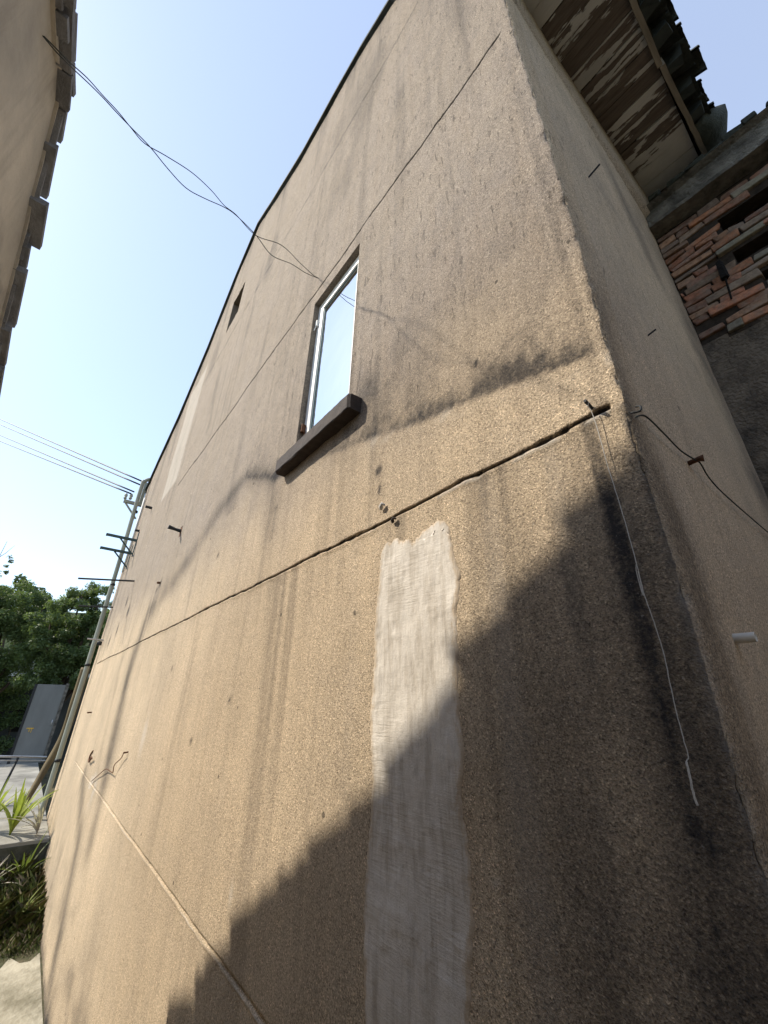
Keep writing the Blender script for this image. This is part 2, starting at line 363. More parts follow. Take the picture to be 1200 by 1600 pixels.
# corner: rounded and chipped
rad = .006
chip = .011*ss(.5, .8, fbm(0*SS+.5, ZZ*30, 4)) + .006*fbm(0*SS+3, ZZ*110, 3)
ang = np.clip(SS/rad, -1, 1)*math.pi/4 + math.pi/4       # 0 = front, pi/2 = side
inside = np.abs(SS) < rad
X = np.where(SS < -rad, SS, np.where(SS > rad, 0, -rad + rad*np.sin(ang))); Y = np.where(SS < -rad, 0, np.where(SS > rad, SS, rad - rad*np.cos(ang)))
nxv = np.sin(ang); nyv = -np.cos(ang)
cut = chip*g(SS, .011)
disp = disp - cut
X = X + nxv*disp; Y = Y + nyv*disp
X = X + .006*(fbm(0*SS+9, ZZ*3.1, 3)-.5)*g(SS, .2)
# far side edge leans into the neighbour
V = np.stack([X, Y, ZW], -1).reshape(-1, 3)
idx = np.arange(nS*nZ).reshape(nS, nZ)
q = np.stack([idx[:-1, :-1], idx[1:, :-1], idx[1:, 1:], idx[:-1, 1:]], -1)
sc_ = (S[:-1]+S[1:])/2; keep = np.ones(q.shape[:2], bool); zmid = (ZZ[:-1, :-1]+ZZ[1:, 1:])/2
for W_ in (WIN, W2):
    keep &= ~((sc_[:, None] > W_[0])*(sc_[:, None] < W_[1])*(zmid > W_[2]-.001)*(zmid < W_[3]+.001))
F = q[keep]
# reveals of the two openings
ext = [];  base = len(V); ev = []
for (W_, dep) in ((WIN, .075), (W2, .16)):
    n = base+len(ev); x0, x1, z0, z1 = W_
    ev += [(x0, 0, z0), (x1, 0, z0), (x1, 0, z1), (x0, 0, z1), (x0, dep, z0), (x1, dep, z0), (x1, dep, z1), (x0, dep, z1)]
    ext += [(n, n+4, n+7, n+3), (n+1, n+2, n+6, n+5), (n, n+1, n+5, n+4), (n+3, n+7, n+6, n+2)]
# plain end and back walls closing the house
n = base+len(ev); ev += [(-9, 0, 0), (-9, 5, 0), (-9, 5, 6.0), (-9, 0, 6.05), (0, 5, 0), (0, 5, 6.0), (0, 1.575, 0), (0, 1.575, 5.9)]
ext += [(n, n+3, n+2, n+1), (n+1, n+2, n+5, n+4), (n+4, n+5, n+7, n+6)]
V = np.concatenate([V, np.array(ev, float)]); Fa = np.concatenate([F, np.array(ext)])
me = bpy.data.meshes.new('stucco_wall'); me.vertices.add(len(V)); me.vertices.foreach_set('co', V.ravel())
me.loops.add(Fa.size); me.loops.foreach_set('vertex_index', Fa.ravel().astype(np.int32)); me.polygons.add(len(Fa)); me.polygons.foreach_set('loop_start', np.arange(0, Fa.size, 4, dtype=np.int32))
me.polygons.foreach_set('use_smooth', np.concatenate([np.ones(len(F), bool), np.zeros(len(ext), bool)])); me.update(calc_edges=True); me.validate()
# ---- dirt, mould and repairs of the plaster, with some light painted in
s, z = SS, ZZ
front = s < 0
st = np.zeros(s.shape)
n1 = fbm(s*5, z*5, 5); n2 = fbm(s*24, z*21, 5); n3 = fbm(s*12, z*1.3, 4)
BAND = [(.0, 2.79), (-.15, 2.845), (-.31, 2.89), (-.57, 2.945), (-.81, 3.02), (-1.25, 3.13), (-1.77, 3.25), (-2.32, 3.50), (-2.85, 3.42), (-3.36, 3.20), (-4.1, 3.05), (-4.80, 2.90), (-4.95, 2.30), (-4.7, 1.5)]
bx = np.array([p[0] for p in BAND[:8]][::-1]); bz = np.array([p[1] for p in BAND[:8]][::-1])
hb = z - np.interp(s, bx, bz) - .012*(n2-.5)
up = front*(s > -2.3)*np.where(hb > 0, np.exp(-hb/(.035+.12*n1)), np.exp(-(hb/.014)**2))
amp = np.interp(s, [-2.3, -1.8, -1.2, -.9, -.62, -.4, -.2, -.08, 0], [.30, .45, .35, .60, .75, 1.1, 1.15, .80, .35])
st += np.minimum(1.25*up*amp*(.35+1.3*fbm(s*45, z*38, 4))*(.55+.45*ss(.36, .60, fbm(s*13+5, z*11, 4))), .80)
st += front*.07*ss(.6, .1, np.abs(z-3.25))*ss(-1.2, -.3, s)*ss(.35, .7, n1)*(z > 2.8)
d2, p2 = polydist(s, z, BAND[6:]); st += front*.42*g(d2, .05+.02*p2)*(.5+n1)
d3, p3 = polydist(s, z, [(-5.05, 2.55), (-5.0, 1.9), (-4.85, 1.5), (-4.6, 1.0)]); st += front*.40*g(d3, .14)*(.4+n1)
d3, p3 = polydist(s, z, [(-5.75, 2.6), (-5.5, 1.9), (-5.2, 1.3)]); st += front*.25*g(d3, .10)*(.4+n1)
# soot and run-off round the sill
st += front*.62*g(s+.90, .075)*g(z-3.30, .10)*(.5+n2) + front*.3*g(s+.80, .16)*g(z-3.18, .16)*n1*1.5
st += front*.30*g(s+1.75, .10)*ss(2.3, 3.2, z)*(z < 3.3)*(.3+n3) 
# long thin drips
dr_ = ss(.58, .80, fbm(s*26, z*.30, 4)); st += front*.36*dr_*(z < GA)*ss(1.2, 2.5, z)*ss(-4.5, -.6, s) + front*.22*ss(.58, .8, fbm(s*24+40, z*.4, 4))*(z > GA)
dr2 = ss(.52, .72, fbm(s*30+9, z*.25, 3)); st += front*.34*dr2*np.exp(-(GA-z)/.35)*(z < GA)*ss(-.62, -.3, s)
# run-off under the long groove
run = ss(.50, .74, n3); st += front*.34*run*ss(1.5, 2.5, z)*(z < GA)*ss(-2.8, -.3, s)
st += front*.25*ss(.5, .8, fbm(s*7, z*.5, 3))*(z < GA)*ss(-4.5, -1.5, s)
# mould thickening towards the damp corner
low = ss(-.62, -.10, s + .16*(n1-.5)) * ss(2.66, 2.30, z - .45*(s+.1) + .3*(n1-.5))
st += front*.24*low*(.62+.7*n1)
st += front*.48*g(s+.04, .12)*ss(2.66, 2.35, z)*(.2+1.1*n1)
st += front*.08*ss(-1.3, -.5, s)*ss(2.3, 1.7, z)*(.5+n1)
st += front*.42*g(s+.02, .03)*ss(2.9, 3.3, z)*0
# damp foot of the wall, streaks near the top
d4, p4 = polydist(s, z, [(-6.2, 1.3), (-5.3, .9), (-5.07, .63), (-4.94, .38), (-4.75, .15), (-4.4, 0)]); st += front*.60*g(d4, .10+.06*n3)*(.4+n3)
st += front*(.15*g(z-.36-.25*(n1-.5), .15)*(.5+n1) + .25*ss(1.1, .2, z)*ss(.45, .65, n1))*ss(-1, -3, s) + front*.5*ss(.08, .0, z)
tz = roofz(np.minimum(s, 0)) - z
st += front*.45*np.exp(-tz/.55)*ss(.42, .72, fbm(s*4.2, z*.55, 4)) + front*.20*np.exp(-tz/.12)
st += front*.30*ss(.58, .8, fbm(s*3.1, z*.9, 4))*(z > 3.3)
# long shallow upper joint drawn in dirt
st += front*(s < -.5)*(s > -6.2)*(.30+.25*n1)*np.exp(-np.abs((z-GD-.03*(vn(s*2, 5.)-.5))/.018)**2)
st += front*.9*(a > .0035) + front*1.0*(b > .0015)
# side wall (s > 0 is metres back from the corner)
side = ~front
st += side*(.55*g(s-.02, .05)*ss(2.3, 2.7, z)*ss(3.1, 2.9, z)*.7 + .62*g(s-.05, .085)*ss(2.75, 2.4, z)*(.5+n1) + .0)
st += side*.55*ss(1.12, 1.5, s+.18*(n1-.5))*ss(5.1, 4.2, z)*(.6+.5*n1) + side*.5*g(s-1.0-(4.3-z)*.25, .12)*ss(3.7, 4.2, z)*ss(5.0, 4.6, z)
st += side*.15*ss(.55, .8, n1)
st += side*.6*g(s-1.05-.25*(2.45-z), .03)*g(z-2.45, .12)
warm = ss(3.6, 2.5, z + .5*(n1-.5)) ; warm = np.where(front, np.clip(warm+.25*ss(-2, -6, s)*ss(4, 1, z), 0, 1), 1.)
lite = np.zeros(s.shape) + .10*(s > .1)  # side wall painted lighter and warmer where bounce light falls short
lite += front*.42*ss(-6.35, -6.2, s)*ss(-5.25, -5.45, s)*ss(4.75, 4.85, z)*(z < 6.9)
lite += front*.12*ss(.60, .85, fbm(s*15+3, z*.5, 4))*(z < GA)*ss(1.0, 2, z)*ss(-2.4, -.2, s)
lite += front*.55*g(s+3.56, .05)*g(z-1.85, .10) + front*.8*ss(.48, .58, fbm(s*6, z*14, 3))*g(s+5.35, .20)*g(z-1.30, .10)
lite += front*.38*((lip > .0016)*ss(.42, .6, vn(s*6, 2.)))*(z < GC+.02) + front*.55*(lip > .0024)*(z > GA-.03)*(z < GA)*ss(-1.1, -.3, s)  # lips of the two joints painted lighter, as if catching light
lite += front*.5*g(s+1.58, .012)*g(z-1.485, .03) + front*.5*g(s+.418, .006)*g(z-1.811, .006)
lite += .22*g(s, .012)*ss(2.5, 2.2, z)  # highlight painted along the lower corner edge
lite += front*.30*ss(.55, .7, n2)*g(hb+.03, .02)*(s > -.9)
# small plugs knocked out of the render
for hx, hz, r in ((-.80, 2.854, .014), (-.79, 2.775, .009), (-.341, 3.006, .007), (-1.70, 3.03, .010), (-4.53, 3.19, .035), (-4.64, 3.15, .025), (-6.86, 3.39, .05), (-6.4, 3.18, .05), (-2.6, 3.0, .012), (-1.9, 2.1, .008), (-2.4, 1.9, .012), (-.062, 1.955, .006), (-.052, 1.935, .005), (-3.2, 2.3, .015), (-7.0, 3.0, .05), (-7.6, 2.9, .05)):
    st += 1.3*g(s-hx, r)*g(z-hz, r*1.5)*front
for hx, z0_, z1_ in ((-.797, 2.76, 2.87), (-1.69, 2.85, 3.05)): st += front*.35*g(s-hx, .006)*(z > z0_)*(z < z1_)
tot = np.stack([np.clip(st, 0, 1), np.clip(warm, 0, 1), np.clip(lite, 0, 1), np.ones(s.shape)], -1).reshape(-1, 4)
extc = np.tile([.35, .2, 0, 1], (len(ev), 1)); tot = np.concatenate([tot, extc]).astype(np.float32)
ca = me.color_attributes.new('stain_and_light', 'FLOAT_COLOR', 'POINT'); ca.data.foreach_set('color', tot.ravel())
wall = link('stucco_wall', me, M['stucco'], house)

# hand-smeared cement patch
PL = [(2.66, -.74), (2.575, -.770), (2.46, -.778), (2.344, -.792), (2.18, -.796), (2.05, -.807), (1.92, -.788), (1.775, -.801), (1.667, -.806), (1.56, -.797), (1.49, -.787), (1.3, -.785), (.7, -.79)]
PR = [(2.66, -.48), (2.53, -.475), (2.478, -.466), (2.388, -.443), (2.297, -.463), (2.168, -.465), (2.078, -.469), (2.006, -.464), (1.926, -.481), (1.827, -.469), (1.745, -.466), (1.673, -.481), (1.6, -.485), (1.3, -.49), (.7, -.49)]
nu, nv = 64, 330; U = np.linspace(0, 1, nu); Tt = np.linspace(0, 1, nv)
pl = np.array(PL)[::-1]; pr = np.array(PR)[::-1]
topz = np.interp(U, [0, .12, .22, .33, .42, .5, .58, .66, .8, .93, 1], [2.545, 2.560, 2.564, 2.556, 2.540, 2.533, 2.540, 2.556, 2.568, 2.566, 2.535])
pv = []
for i, u in enumerate(U):
    for t in Tt:
        zz = .75 + t*(topz[i]-.75)
        xl = np.interp(zz, pl[:, 0], pl[:, 1]) + .0055*(fbm(zz*85, 1., 4)-.5)*2; xr = np.interp(zz, pr[:, 0], pr[:, 1]) + .006*(fbm(zz*80, 7., 4)-.5)*2
        x = xl + u*(xr-xl); zz2 = zz + (.013*(float(fbm(x*60, 2., 3))-.5)*2 if t > .98 else 0)
        pv.append((x, zz2, u, t))
pv = np.array(pv)
edge = np.minimum(np.minimum(pv[:, 2], 1-pv[:, 2])*.3, (1-pv[:, 3])*1.9)
h = np.clip(edge/.010, 0, 1)**.5
yy = -(relief(pv[:, 0], pv[:, 1]) + .0022*h - .0040*(1-h) + .0016*(fbm(pv[:, 0]*40, pv[:, 1]*9, 4)-.5)*h + .0015*h*ss(.55, .8, fbm(pv[:, 0]*14+3, pv[:, 1]*22, 3)))
PV = np.stack([pv[:, 0], yy, pv[:, 1]], -1); ii = np.arange(nu*nv).reshape(nu, nv)
pf = np.stack([ii[:-1, :-1], ii[1:, :-1], ii[1:, 1:], ii[:-1, 1:]], -1).reshape(-1, 4)
pt = obj('plaster_patch', PV.tolist(), pf.tolist(), M['patch'], house, True); tag(pt, 'pale grey upright smear of cement')
ea = pt.data.attributes.new('edge', 'FLOAT', 'POINT'); ea.data.foreach_set('value', np.clip(edge/.045, 0, 1).astype(np.float32))

# coping of the gable
def strip(name, prof, y0, y1, th, mat, parent, lip=0):
    v = []; f = []
    for x, zz in prof:
        for (y, dz) in ((y0, 0), (y0, th), (y1, th), (y1, 0)): v.append((x, y, zz+dz))
    for i in range(len(prof)-1):
        for k in range(4): f.append((i*4+k, i*4+(k+1) % 4, (i+1)*4+(k+1) % 4, (i+1)*4+k))
    f += [(0, 1, 2, 3), tuple(len(v)-4+k for k in (3, 2, 1, 0))]
    return obj(name, v, f, mat, parent)
prof = [(x, float(roofz(x)) + .015*float(vn(x*6, 1.))) for x in np.linspace(-9.05, .03, 90)]
strip('coping', prof, -.035, .22, .045, M['coping'], house)
# roof slopes behind the parapet and the eave slab on the lane side
mb = MB(); mb.v += [(.38, -.02, 5.372), (.38, 1.82, 5.372), (.0, 1.82, 5.52), (.0, -.02, 5.52), (.0, .15, 5.52), (.0, 5, 5.52), (-4.05, 5, 8.1), (-4.05, .15, 8.1), (-9.3, 5, 5.6), (-9.3, .15, 5.6)]
mb.f += [(0, 1, 2, 3), (4, 5, 6, 7), (7, 6, 8, 9)]; mb.build('roof', M['tile'], house)

# sill, window
mb = MB(); ns = 60
for i in range(ns):
    x = -1.635+.70*i/(ns-1); e = [.006*(float(fbm(x*23+k*9, k*3., 4))-.5) for k in range(8)]; en = .010 if i in (0, ns-1) else 0
    for k, (yy_, zz) in enumerate(((.05, 3.198), (-.056+en, 3.195), (-.061+en, 3.200), (-.061+en, 3.235), (-.061+en, 3.268), (-.056+en, 3.273), (.0, 3.276), (.05, 3.276))): mb.v.append((x, yy_+e[k]*.6, zz+e[(k+3) % 8]*.8))
for i in range(ns-1):
    for k in range(8): a_ = i*8+k; b_ = i*8+(k+1) % 8; mb.f.append((a_, a_+8, b_+8, b_))
mb.f += [tuple(range(8)), tuple((ns-1)*8+k for k in range(7, -1, -1))]
mb.build('window_sill', M['sill'], house)
mb = MB(); mb.box((-1.543, .002, 3.2735), (-1.038, .07, 3.374), .001); mb.build('sill_bed', M['sill'], house)
x0, x1, z0, z1 = WIN; y0 = .036
mb = MB(); t = .062
mb.box((x0+.001, y0, z0), (x0+t, y0+.03, z1-.001)); mb.box((x1-t, y0, z0), (x1-.001, y0+.03, z1-.001)); mb.box((x0+t, y0, z1-t), (x1-t, y0+.03, z1-.001)); mb.box((x0+t, y0, z0), (x1-t, y0+.03, z0+t))
win = mb.build('window', M['white_frame'], house)
def subpart(name, mbx, mat, par, bevel=0):
    o = mbx.build(name, mat, None, bevel=bevel); o.parent = par; return o
mb = MB(); a_, b_, c_, d_ = x0+t+.001, x1-t-.001, z0+t+.001, z1-t-.001; t2 = .008
mb.box((a_, y0+.006, c_), (a_+t2, y0+.026, d_)); mb.box((b_-t2, y0+.006, c_), (b_, y0+.026, d_)); mb.box((a_+t2, y0+.006, d_-t2), (b_-t2, y0+.026, d_)); mb.box((a_+t2, y0+.006, c_), (b_-t2, y0+.026, c_+t2))
subpart('gasket', mb, M['gasket'], win)
mb = MB(); mb.box((a_+t2, y0+.010, c_+t2), (b_-t2, y0+.014, d_-t2)); subpart('pane', mb, M['glass'], win)
mb = MB(); mb.box((x0+.002, y0-.024, z0+.075), (x0+.024, y0-.001, z0+.125), .002); mb.box((x0+.010, y0-.006, z0+.02), (x0+.030, y0-.0015, z0+.08), .002); o = subpart('hinge', mb, M['rust'], win); tag(o, 'rusty corroded lower hinge')
mb = MB(); mb.box((x0+.004, y0-.016, z1-.20), (x0+.022, y0-.001, z1-.15)); mb.tube([(x0+.008, y0-.012, z1-.20), (x0+.004, y0-.02, z1-.235)], .003, 6); subpart('latch', mb, M['white_frame'], win)
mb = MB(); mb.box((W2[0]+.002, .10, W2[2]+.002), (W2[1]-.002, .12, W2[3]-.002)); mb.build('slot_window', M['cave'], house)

# soffit of separate boards
sz = 5.30; bds = []; fc = []; vec = []; pnt = []; y = -.02; random.seed(11)
paintw = [.24, .24, .22, .20, -.05, .02, -.06, .04, .05, -.03, .03, .05, -.05, .04, .10, .20, .20, .0, -.03, .1]
k = 0
while y < 1.84:
    wd = random.uniform(.088, .118); gap = random.uniform(.0015, .006)
    n = len(bds); zj = random.uniform(-.004, .004)
    for (xx, yy_) in ((-.02, y), (.345, y+random.uniform(-.004, .004)), (.345, y+wd-gap), (-.02, y+wd-gap)): bds += [(xx, yy_, sz+zj), (xx, yy_, sz+zj+.016)]
    fc += [(n, n+2, n+4, n+6), (n+1, n+7, n+5, n+3), (n, n+1, n+3, n+2), (n+4, n+5, n+7, n+6), (n+2, n+3, n+5, n+4)]
    r = random.uniform(0, 50); vec += [(r, r*.7, 0)]*8; pnt += [paintw[k % len(paintw)]]*8; y += wd; k += 1
sof = obj('soffit', bds, fc, M['soffit'], house)
at = sof.data.attributes.new('board', 'FLOAT_VECTOR', 'POINT'); at.data.foreach_set('vector', np.array(vec, np.float32).ravel())
at = sof.data.attributes.new('paint', 'FLOAT', 'POINT'); at.data.foreach_set('value', np.array(pnt, np.float32))
mb = MB(); mb.box((-.02, -.02, sz+.03), (.36, 1.86, sz+.05)); mb.build('eave_slab', M['cave'], house)
# plaster cornice below the soffit
v = []; f = []
for i in range(40):
    yy_ = i/39*1.80 ; e = .018*float(fbm(yy_*5, 2., 3))
    wdd = .006 + .030*min(1, max(0, (yy_-.5)/1.1))
    for (xx, zz) in ((-.02, sz-.20-e*2-.10*min(1, yy_)), (wdd, sz-.19-e-.08*min(1, yy_)), (wdd+.012, sz-.03), (-.02, sz-.02)): v.append((xx, yy_, zz))
for i in range(39):
    for k in range(3): f.append((i*4+k, i*4+k+1, i*4+k+5, i*4+k+4))
f.append((156, 157, 158, 159))
co_ = obj('cornice', v, f, M['stucco'], house, True)
ca = co_.data.color_attributes.new('stain_and_light', 'FLOAT_COLOR', 'POINT'); ca.data.foreach_set('color', np.tile([.12, .6, 0.1, 1], len(v)).astype(np.float32))
# fascia board, slightly bowed, in two lengths
mb = MB()
for (ya, yb) in ((-.03, .98), (.985, 1.78)):
    n = len(mb.v); cnt = 14
    for i in range(cnt):
        yy_ = ya+(yb-ya)*i/(cnt-1); dx = .006*math.sin(yy_*5)+random.uniform(-.002, .002)+(.008 if ya > .5 else 0); dz = .006*math.sin(yy_*3.1)
        for (xx, zz) in ((.347, sz-.022), (.372, sz-.022), (.372, sz+.055), (.347, sz+.055)): mb.v.append((xx+dx, yy_, zz+dz+random.uniform(-.0015, .0015)))
    for i in range(cnt-1):
        for k in range(4): mb.f.append((n+i*4+k, n+i*4+(k+1) % 4, n+i*4+4+(k+1) % 4, n+i*4+4+k))
    mb.f += [(n, n+1, n+2, n+3), tuple(n+(cnt-1)*4+q_ for q_ in (3, 2, 1, 0))]
mb.build('fascia_board', M['fascia'], house)
# eave tiles: pans and covers laid in overlapping courses
def shell(mb, yc, r, xs, zs, up, th=.012, seg=10, jr=0):
    n = len(mb.v)
    for (xx, zz) in ((xs[0], zs[0]), (xs[1], zs[1])):
        for k in range(seg+1):
            a = math.pi*k/seg; j = random.uniform(-.002, .002)+jr
            for rr in (r, r-th):
                mb.v.append((xx + j, yc+math.cos(a)*rr, zz + (math.sin(a)*rr*.8 if up else -math.sin(a)*rr*.55)))
    m_ = (seg+1)*2
    for k in range(seg):
        b = n+k*2; mb.f += [(b, b+2, b+m_+2, b+m_), (b+1, b+m_+1, b+m_+3, b+3), (b, b+1, b+3, b+2), (b+m_, b+m_+2, b+m_+3, b+m_+1)]
mb = MB(); random.seed(5); pitch = .172; i = 0; y = .09
while y < 1.66:
    for c_i in range(3):
        dx = -.19*c_i; dz = .085*c_i; j = random.uniform(-.022, .022) if c_i == 0 else 0; tl = random.uniform(-.01, .012)
        shell(mb, y, .083, (.475+dx+j*.5, .20+dx), (5.435+dz, 5.56+dz), False)
        shell(mb, y+pitch/2+random.uniform(-.008, .008), .074, (.505+dx+j, .23+dx), (5.425+dz+tl, 5.56+dz), True, .014, 10)
    y += pitch
mb.build('roof_tiles', M['tile'], house)
# lime bedding blobs under tile ends
random.seed(8)
for i in range(10): yy_ = .05+i*pitch; MB().box((.36, yy_-.035, 5.352), (.45, yy_+.03, 5.43), .012).build('tile_bedding', M['coping'], house)
# upturned end tile
mb = MB(); v = []; f = []; ns = 16
for i in range(ns):
    t = i/(ns-1); yy_ = 1.62 + .10*t; zz = 5.32+.06*math.sin(t*2)
    pass
prof = [(.36, 5.35, .11), (.42, 5.345, .13), (.47, 5.37, .13), (.515, 5.42, .105), (.545, 5.50, .055), (.556, 5.58, .010)]
for (xx, zz, hw) in prof:
    for k in range(7):
        a = (k/6-.5)*2; v.append((xx-.04*a*a+.0, 1.625+a*hw*1.25, zz-.05*(1-a*a)*.6)); 
    for k in range(7):
        a = (k/6-.5)*2; v.append((xx-.04*a*a-.014, 1.625+a*hw*1.2, zz-.05*(1-a*a)*.6+.014))
for i in range(len(prof)-1):
    for k in range(6):
        b = i*14+k; f += [(b, b+1, b+15, b+14), (b+7, b+21, b+22, b+8)]
    f += [(i*14, i*14+14, i*14+21, i*14+7), (i*14+6, i*14+13, i*14+27, i*14+20)]
mb.v = v; mb.f = f; mb.build('end_tile', M['tile'], house, True)

# ================================================================== BRICK HOUSE
bh = empty('brick_house', (1, 1.6, 0), label='derelict brick house wall with missing bricks under a grey concrete beam', cat='house')
random.seed(21)
mb = MB(); mb.box((.0, 1.577, 0), (2.6, 1.80, 3.86)); lowp = mb
# plaster lower wall as relief grid
v = []; f = []; gx = np.linspace(.001, 2.6, 110); gz = np.linspace(0, 3.9, 160)
GXX, GZZ = np.meshgrid(gx, gz, indexing='ij'); hh = 1.575 - .02*(fbm(GXX*5, GZZ*5, 5)-.5) + .012*ss(.3, 0, 3.9-GZZ-.08*fbm(GXX*9, GZZ*0, 3))
v = np.stack([GXX, hh, GZZ], -1).reshape(-1, 3).tolist(); ii = np.arange(110*160).reshape(110, 160)
f = np.stack([ii[:-1, :-1], ii[1:, :-1], ii[1:, 1:], ii[:-1, 1:]], -1).reshape(-1, 4).tolist()
obj('plaster_wall', v, f, M['oldplaster'], bh, True)
HOLES = [(.28, .9, 4.54, 4.66), (.27, .62, 4.29, 4.38), (.32, .60, 4.09, 4.15), (1.2, 1.6, 4.3, 4.5)]
bv = []; bf = []; bc = []
pal = [(.38, .17, .09), (.33, .14, .08), (.28, .14, .09), (.24, .13, .09), (.36, .21, .13), (.24, .17, .12), (.30, .23, .17), (.22, .21, .16), (.34, .16, .09), (.18, .13, .10)]
zz = 3.885; row = 0
while zz < 4.80:
    ch = random.uniform(.036, .048); x = -.1 + (row % 2)*.11 + random.uniform(-.03, .03)
    while x < 2.6:
        L = random.choice([.21, .22, .24, .11, .18, .07, .13]); xa = x+.003; xb = x+L-.003; cx_ = (xa+xb)/2
        hit = any(h0-.04 < cx_ < h1+.05 and h2-.02 < zz+ch/2 < h3+.02 for h0, h1, h2, h3 in HOLES)
        if not hit and xb > .02 and random.random() > .05:
            xa = max(xa, .004); j = random.uniform(-.007, .006); til = random.uniform(-.002, .002)
            n = len(bv); yf = 1.572+j
            # a lumpy brick: 3 x 2 x 1 cells
            gxs = np.linspace(xa, xb, 5); gzs = (zz, zz+ch*.5, zz+ch)
            m2 = MB(); m2.box((xa, yf, zz), (xb, yf+.13, zz+ch), .007)
            bv += [(p[0], p[1], p[2]+til*(p[0]-xa)/(xb-xa+1e-6)*3+.008*math.sin(p[0]*7+row*.4)+.004*math.sin(p[0]*23+row*1.7)) for p in m2.v]; bf += [tuple(n+i for i in q_) for q_ in m2.f]
            c = random.choice(pal); kk = random.uniform(.7, 1.6); bc += [(c[0]*kk, c[1]*kk, c[2]*kk, 1)]*8
        x += L
    zz += ch+random.uniform(.004, .009); row += 1
bo = obj('brick_courses', bv, bf, M['brick'], bh)
ca = bo.data.color_attributes.new('col', 'FLOAT_COLOR', 'POINT'); ca.data.foreach_set('color', np.array(bc, np.float32).ravel())
mdf = bo.modifiers.new('bevel', 'BEVEL'); mdf.width = .006; mdf.segments = 2
# mortar bed behind the brick faces, left open at the holes
mb = MB()
xs = sorted({0.002, 2.6} | {h[0] for h in HOLES} | {h[1] for h in HOLES}); zs = sorted({3.87, 4.80} | {h[2] for h in HOLES} | {h[3] for h in HOLES})
for xa, xb in zip(xs, xs[1:]):
    for za, zb in zip(zs, zs[1:]):
        if not any(h[0] <= (xa+xb)/2 <= h[1] and h[2] <= (za+zb)/2 <= h[3] for h in HOLES): mb.box((xa, 1.588, za), (xb, 1.68, zb))
mb.build('mortar', M['mortar'], bh)
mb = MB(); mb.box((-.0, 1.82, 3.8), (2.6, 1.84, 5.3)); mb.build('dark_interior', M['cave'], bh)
# concrete beam with a ragged edge, thin slab lip and rubble on it
v = []; f = []; nn_ = 60
for i in range(nn_):
    x = .002 + 2.6*i/(nn_-1); e = .012*float(fbm(x*9, 1., 4)); sag = -.05*max(0, .5-x)
    e2 = .02*float(fbm(x*5+4, 3., 4)); hr = 4.845+e
    for (yy_, zz) in ((1.60, hr), (1.50-e2*.6, 4.855+e), (1.497-e2*.6, 4.878+e), (1.545, 4.90+e*.5), (1.535-e2, 5.055+sag), (1.49-e, 5.075+sag), (1.78, 5.15+sag)): v.append((x, yy_, zz))
for i in range(nn_-1):
    for k in range(6): f.append((i*7+k, i*7+k+1, i*7+k+8, i*7+k+7))
f.append(tuple(range(6, -1, -1)))
obj('concrete_beam', v, f, M['concrete'], bh)
mb = MB(); random.seed(3)
for i in range(26):
    x = .05+i*.1; mb.box((x, 1.52, 5.11+.03*min(1, x)), (x+random.uniform(.05, .11), 1.70, 5.135+.03*min(1, x)+random.uniform(0, .03)), .012)
mb.build('rubble', M['tile'], bh, bevel=.006)
mb = MB(); mb.box((.0, 1.60, 4.80), (2.6, 1.78, 4.846)); mb.build('lintel_bed', M['mortar'], bh)
mb = MB(); mb.tube([(.205, 1.545, 4.33), (.20, 1.54, 4.20)], [.016, .020], 5); mb.tube([(.20, 1.54, 4.20), (.185, 1.55, 4.06)], .005, 5)
rag = mb.build('hanging_strip', M['cave'], bh)

bw = empty('bounce_wall', (3.2, 2, 0), label='added unseen ochre wall that bounces warm sunlight onto the side wall', cat='wall')  # added out of view to reflect warm sunlight onto the side wall
MB().box((3.2, -.6, 0), (3.42, 7, 3.4)).build('wall', M['ochre'], bw); MB().box((3.14, -.66, 3.4), (3.48, 7.06, 3.48)).build('coping', M['concrete'], bw)

# ================================================================== NEIGHBOUR HOUSE (left, its verge throws the long shadow)
nh = empty('neighbour_house', (-1.5, -1.4, 0), label='neighbouring house with rough grey gable wall and jagged tile verge across the lane', cat='house')
VER = [(3.2, 2.2), (1.4, 3.2), (.2, 3.9), (-.35, 4.02), (-.80, 4.05), (-.98, 4.10), (-1.06, 4.19), (-1.109, 4.155), (-1.187, 4.09), (-1.365, 3.914), (-1.519, 3.80), (-1.698, 3.62), (-1.90, 3.465), (-2.362, 3.18), (-2.744, 2.895), (-3.138, 2.555), (-3.6, 2.25)]
vx = np.array([p[0] for p in VER])[::-1]; vz = np.array([p[1] for p in VER])[::-1]
def vzf(x): return float(np.interp(x, vx, vz))
xsn = np.linspace(-3.5, 3.0, 140); v = []; f = []
rows_ = 40
for i, x in enumerate(xsn):
    for k in range(rows_+1):
        zt = (vzf(x)-.035)*k/rows_; v.append((x, -1.285+.012*(float(fbm(x*3, zt*3, 4))-.5), zt))
for i in range(len(xsn)-1):
    for k in range(rows_): b = i*(rows_+1)+k; f.append((b, b+rows_+1, b+rows_+2, b+1))
n = len(v); v += [(-3.5, -1.285, 0), (-3.5, -6, 0), (-3.5, -6, vzf(-3.5)-.07), (-3.5, -1.285, vzf(-3.5)-.07), (3, -1.285, 0), (3, -6, 0), (3, -6, vzf(3)-.07), (3, -1.285, vzf(3)-.07)]
f += [(n, n+1, n+2, n+3), (n+4, n+7, n+6, n+5), (n+1, n+5, n+6, n+2)]
obj('gable_wall', v, f, M['neigh'], nh, True)
# bargeboard moulding under the verge
strip('verge_moulding', [(x, vzf(x)-.058) for x in np.linspace(-3.55, 3.1, 60)], -1.290, -1.276, .02, M['neigh'], nh)
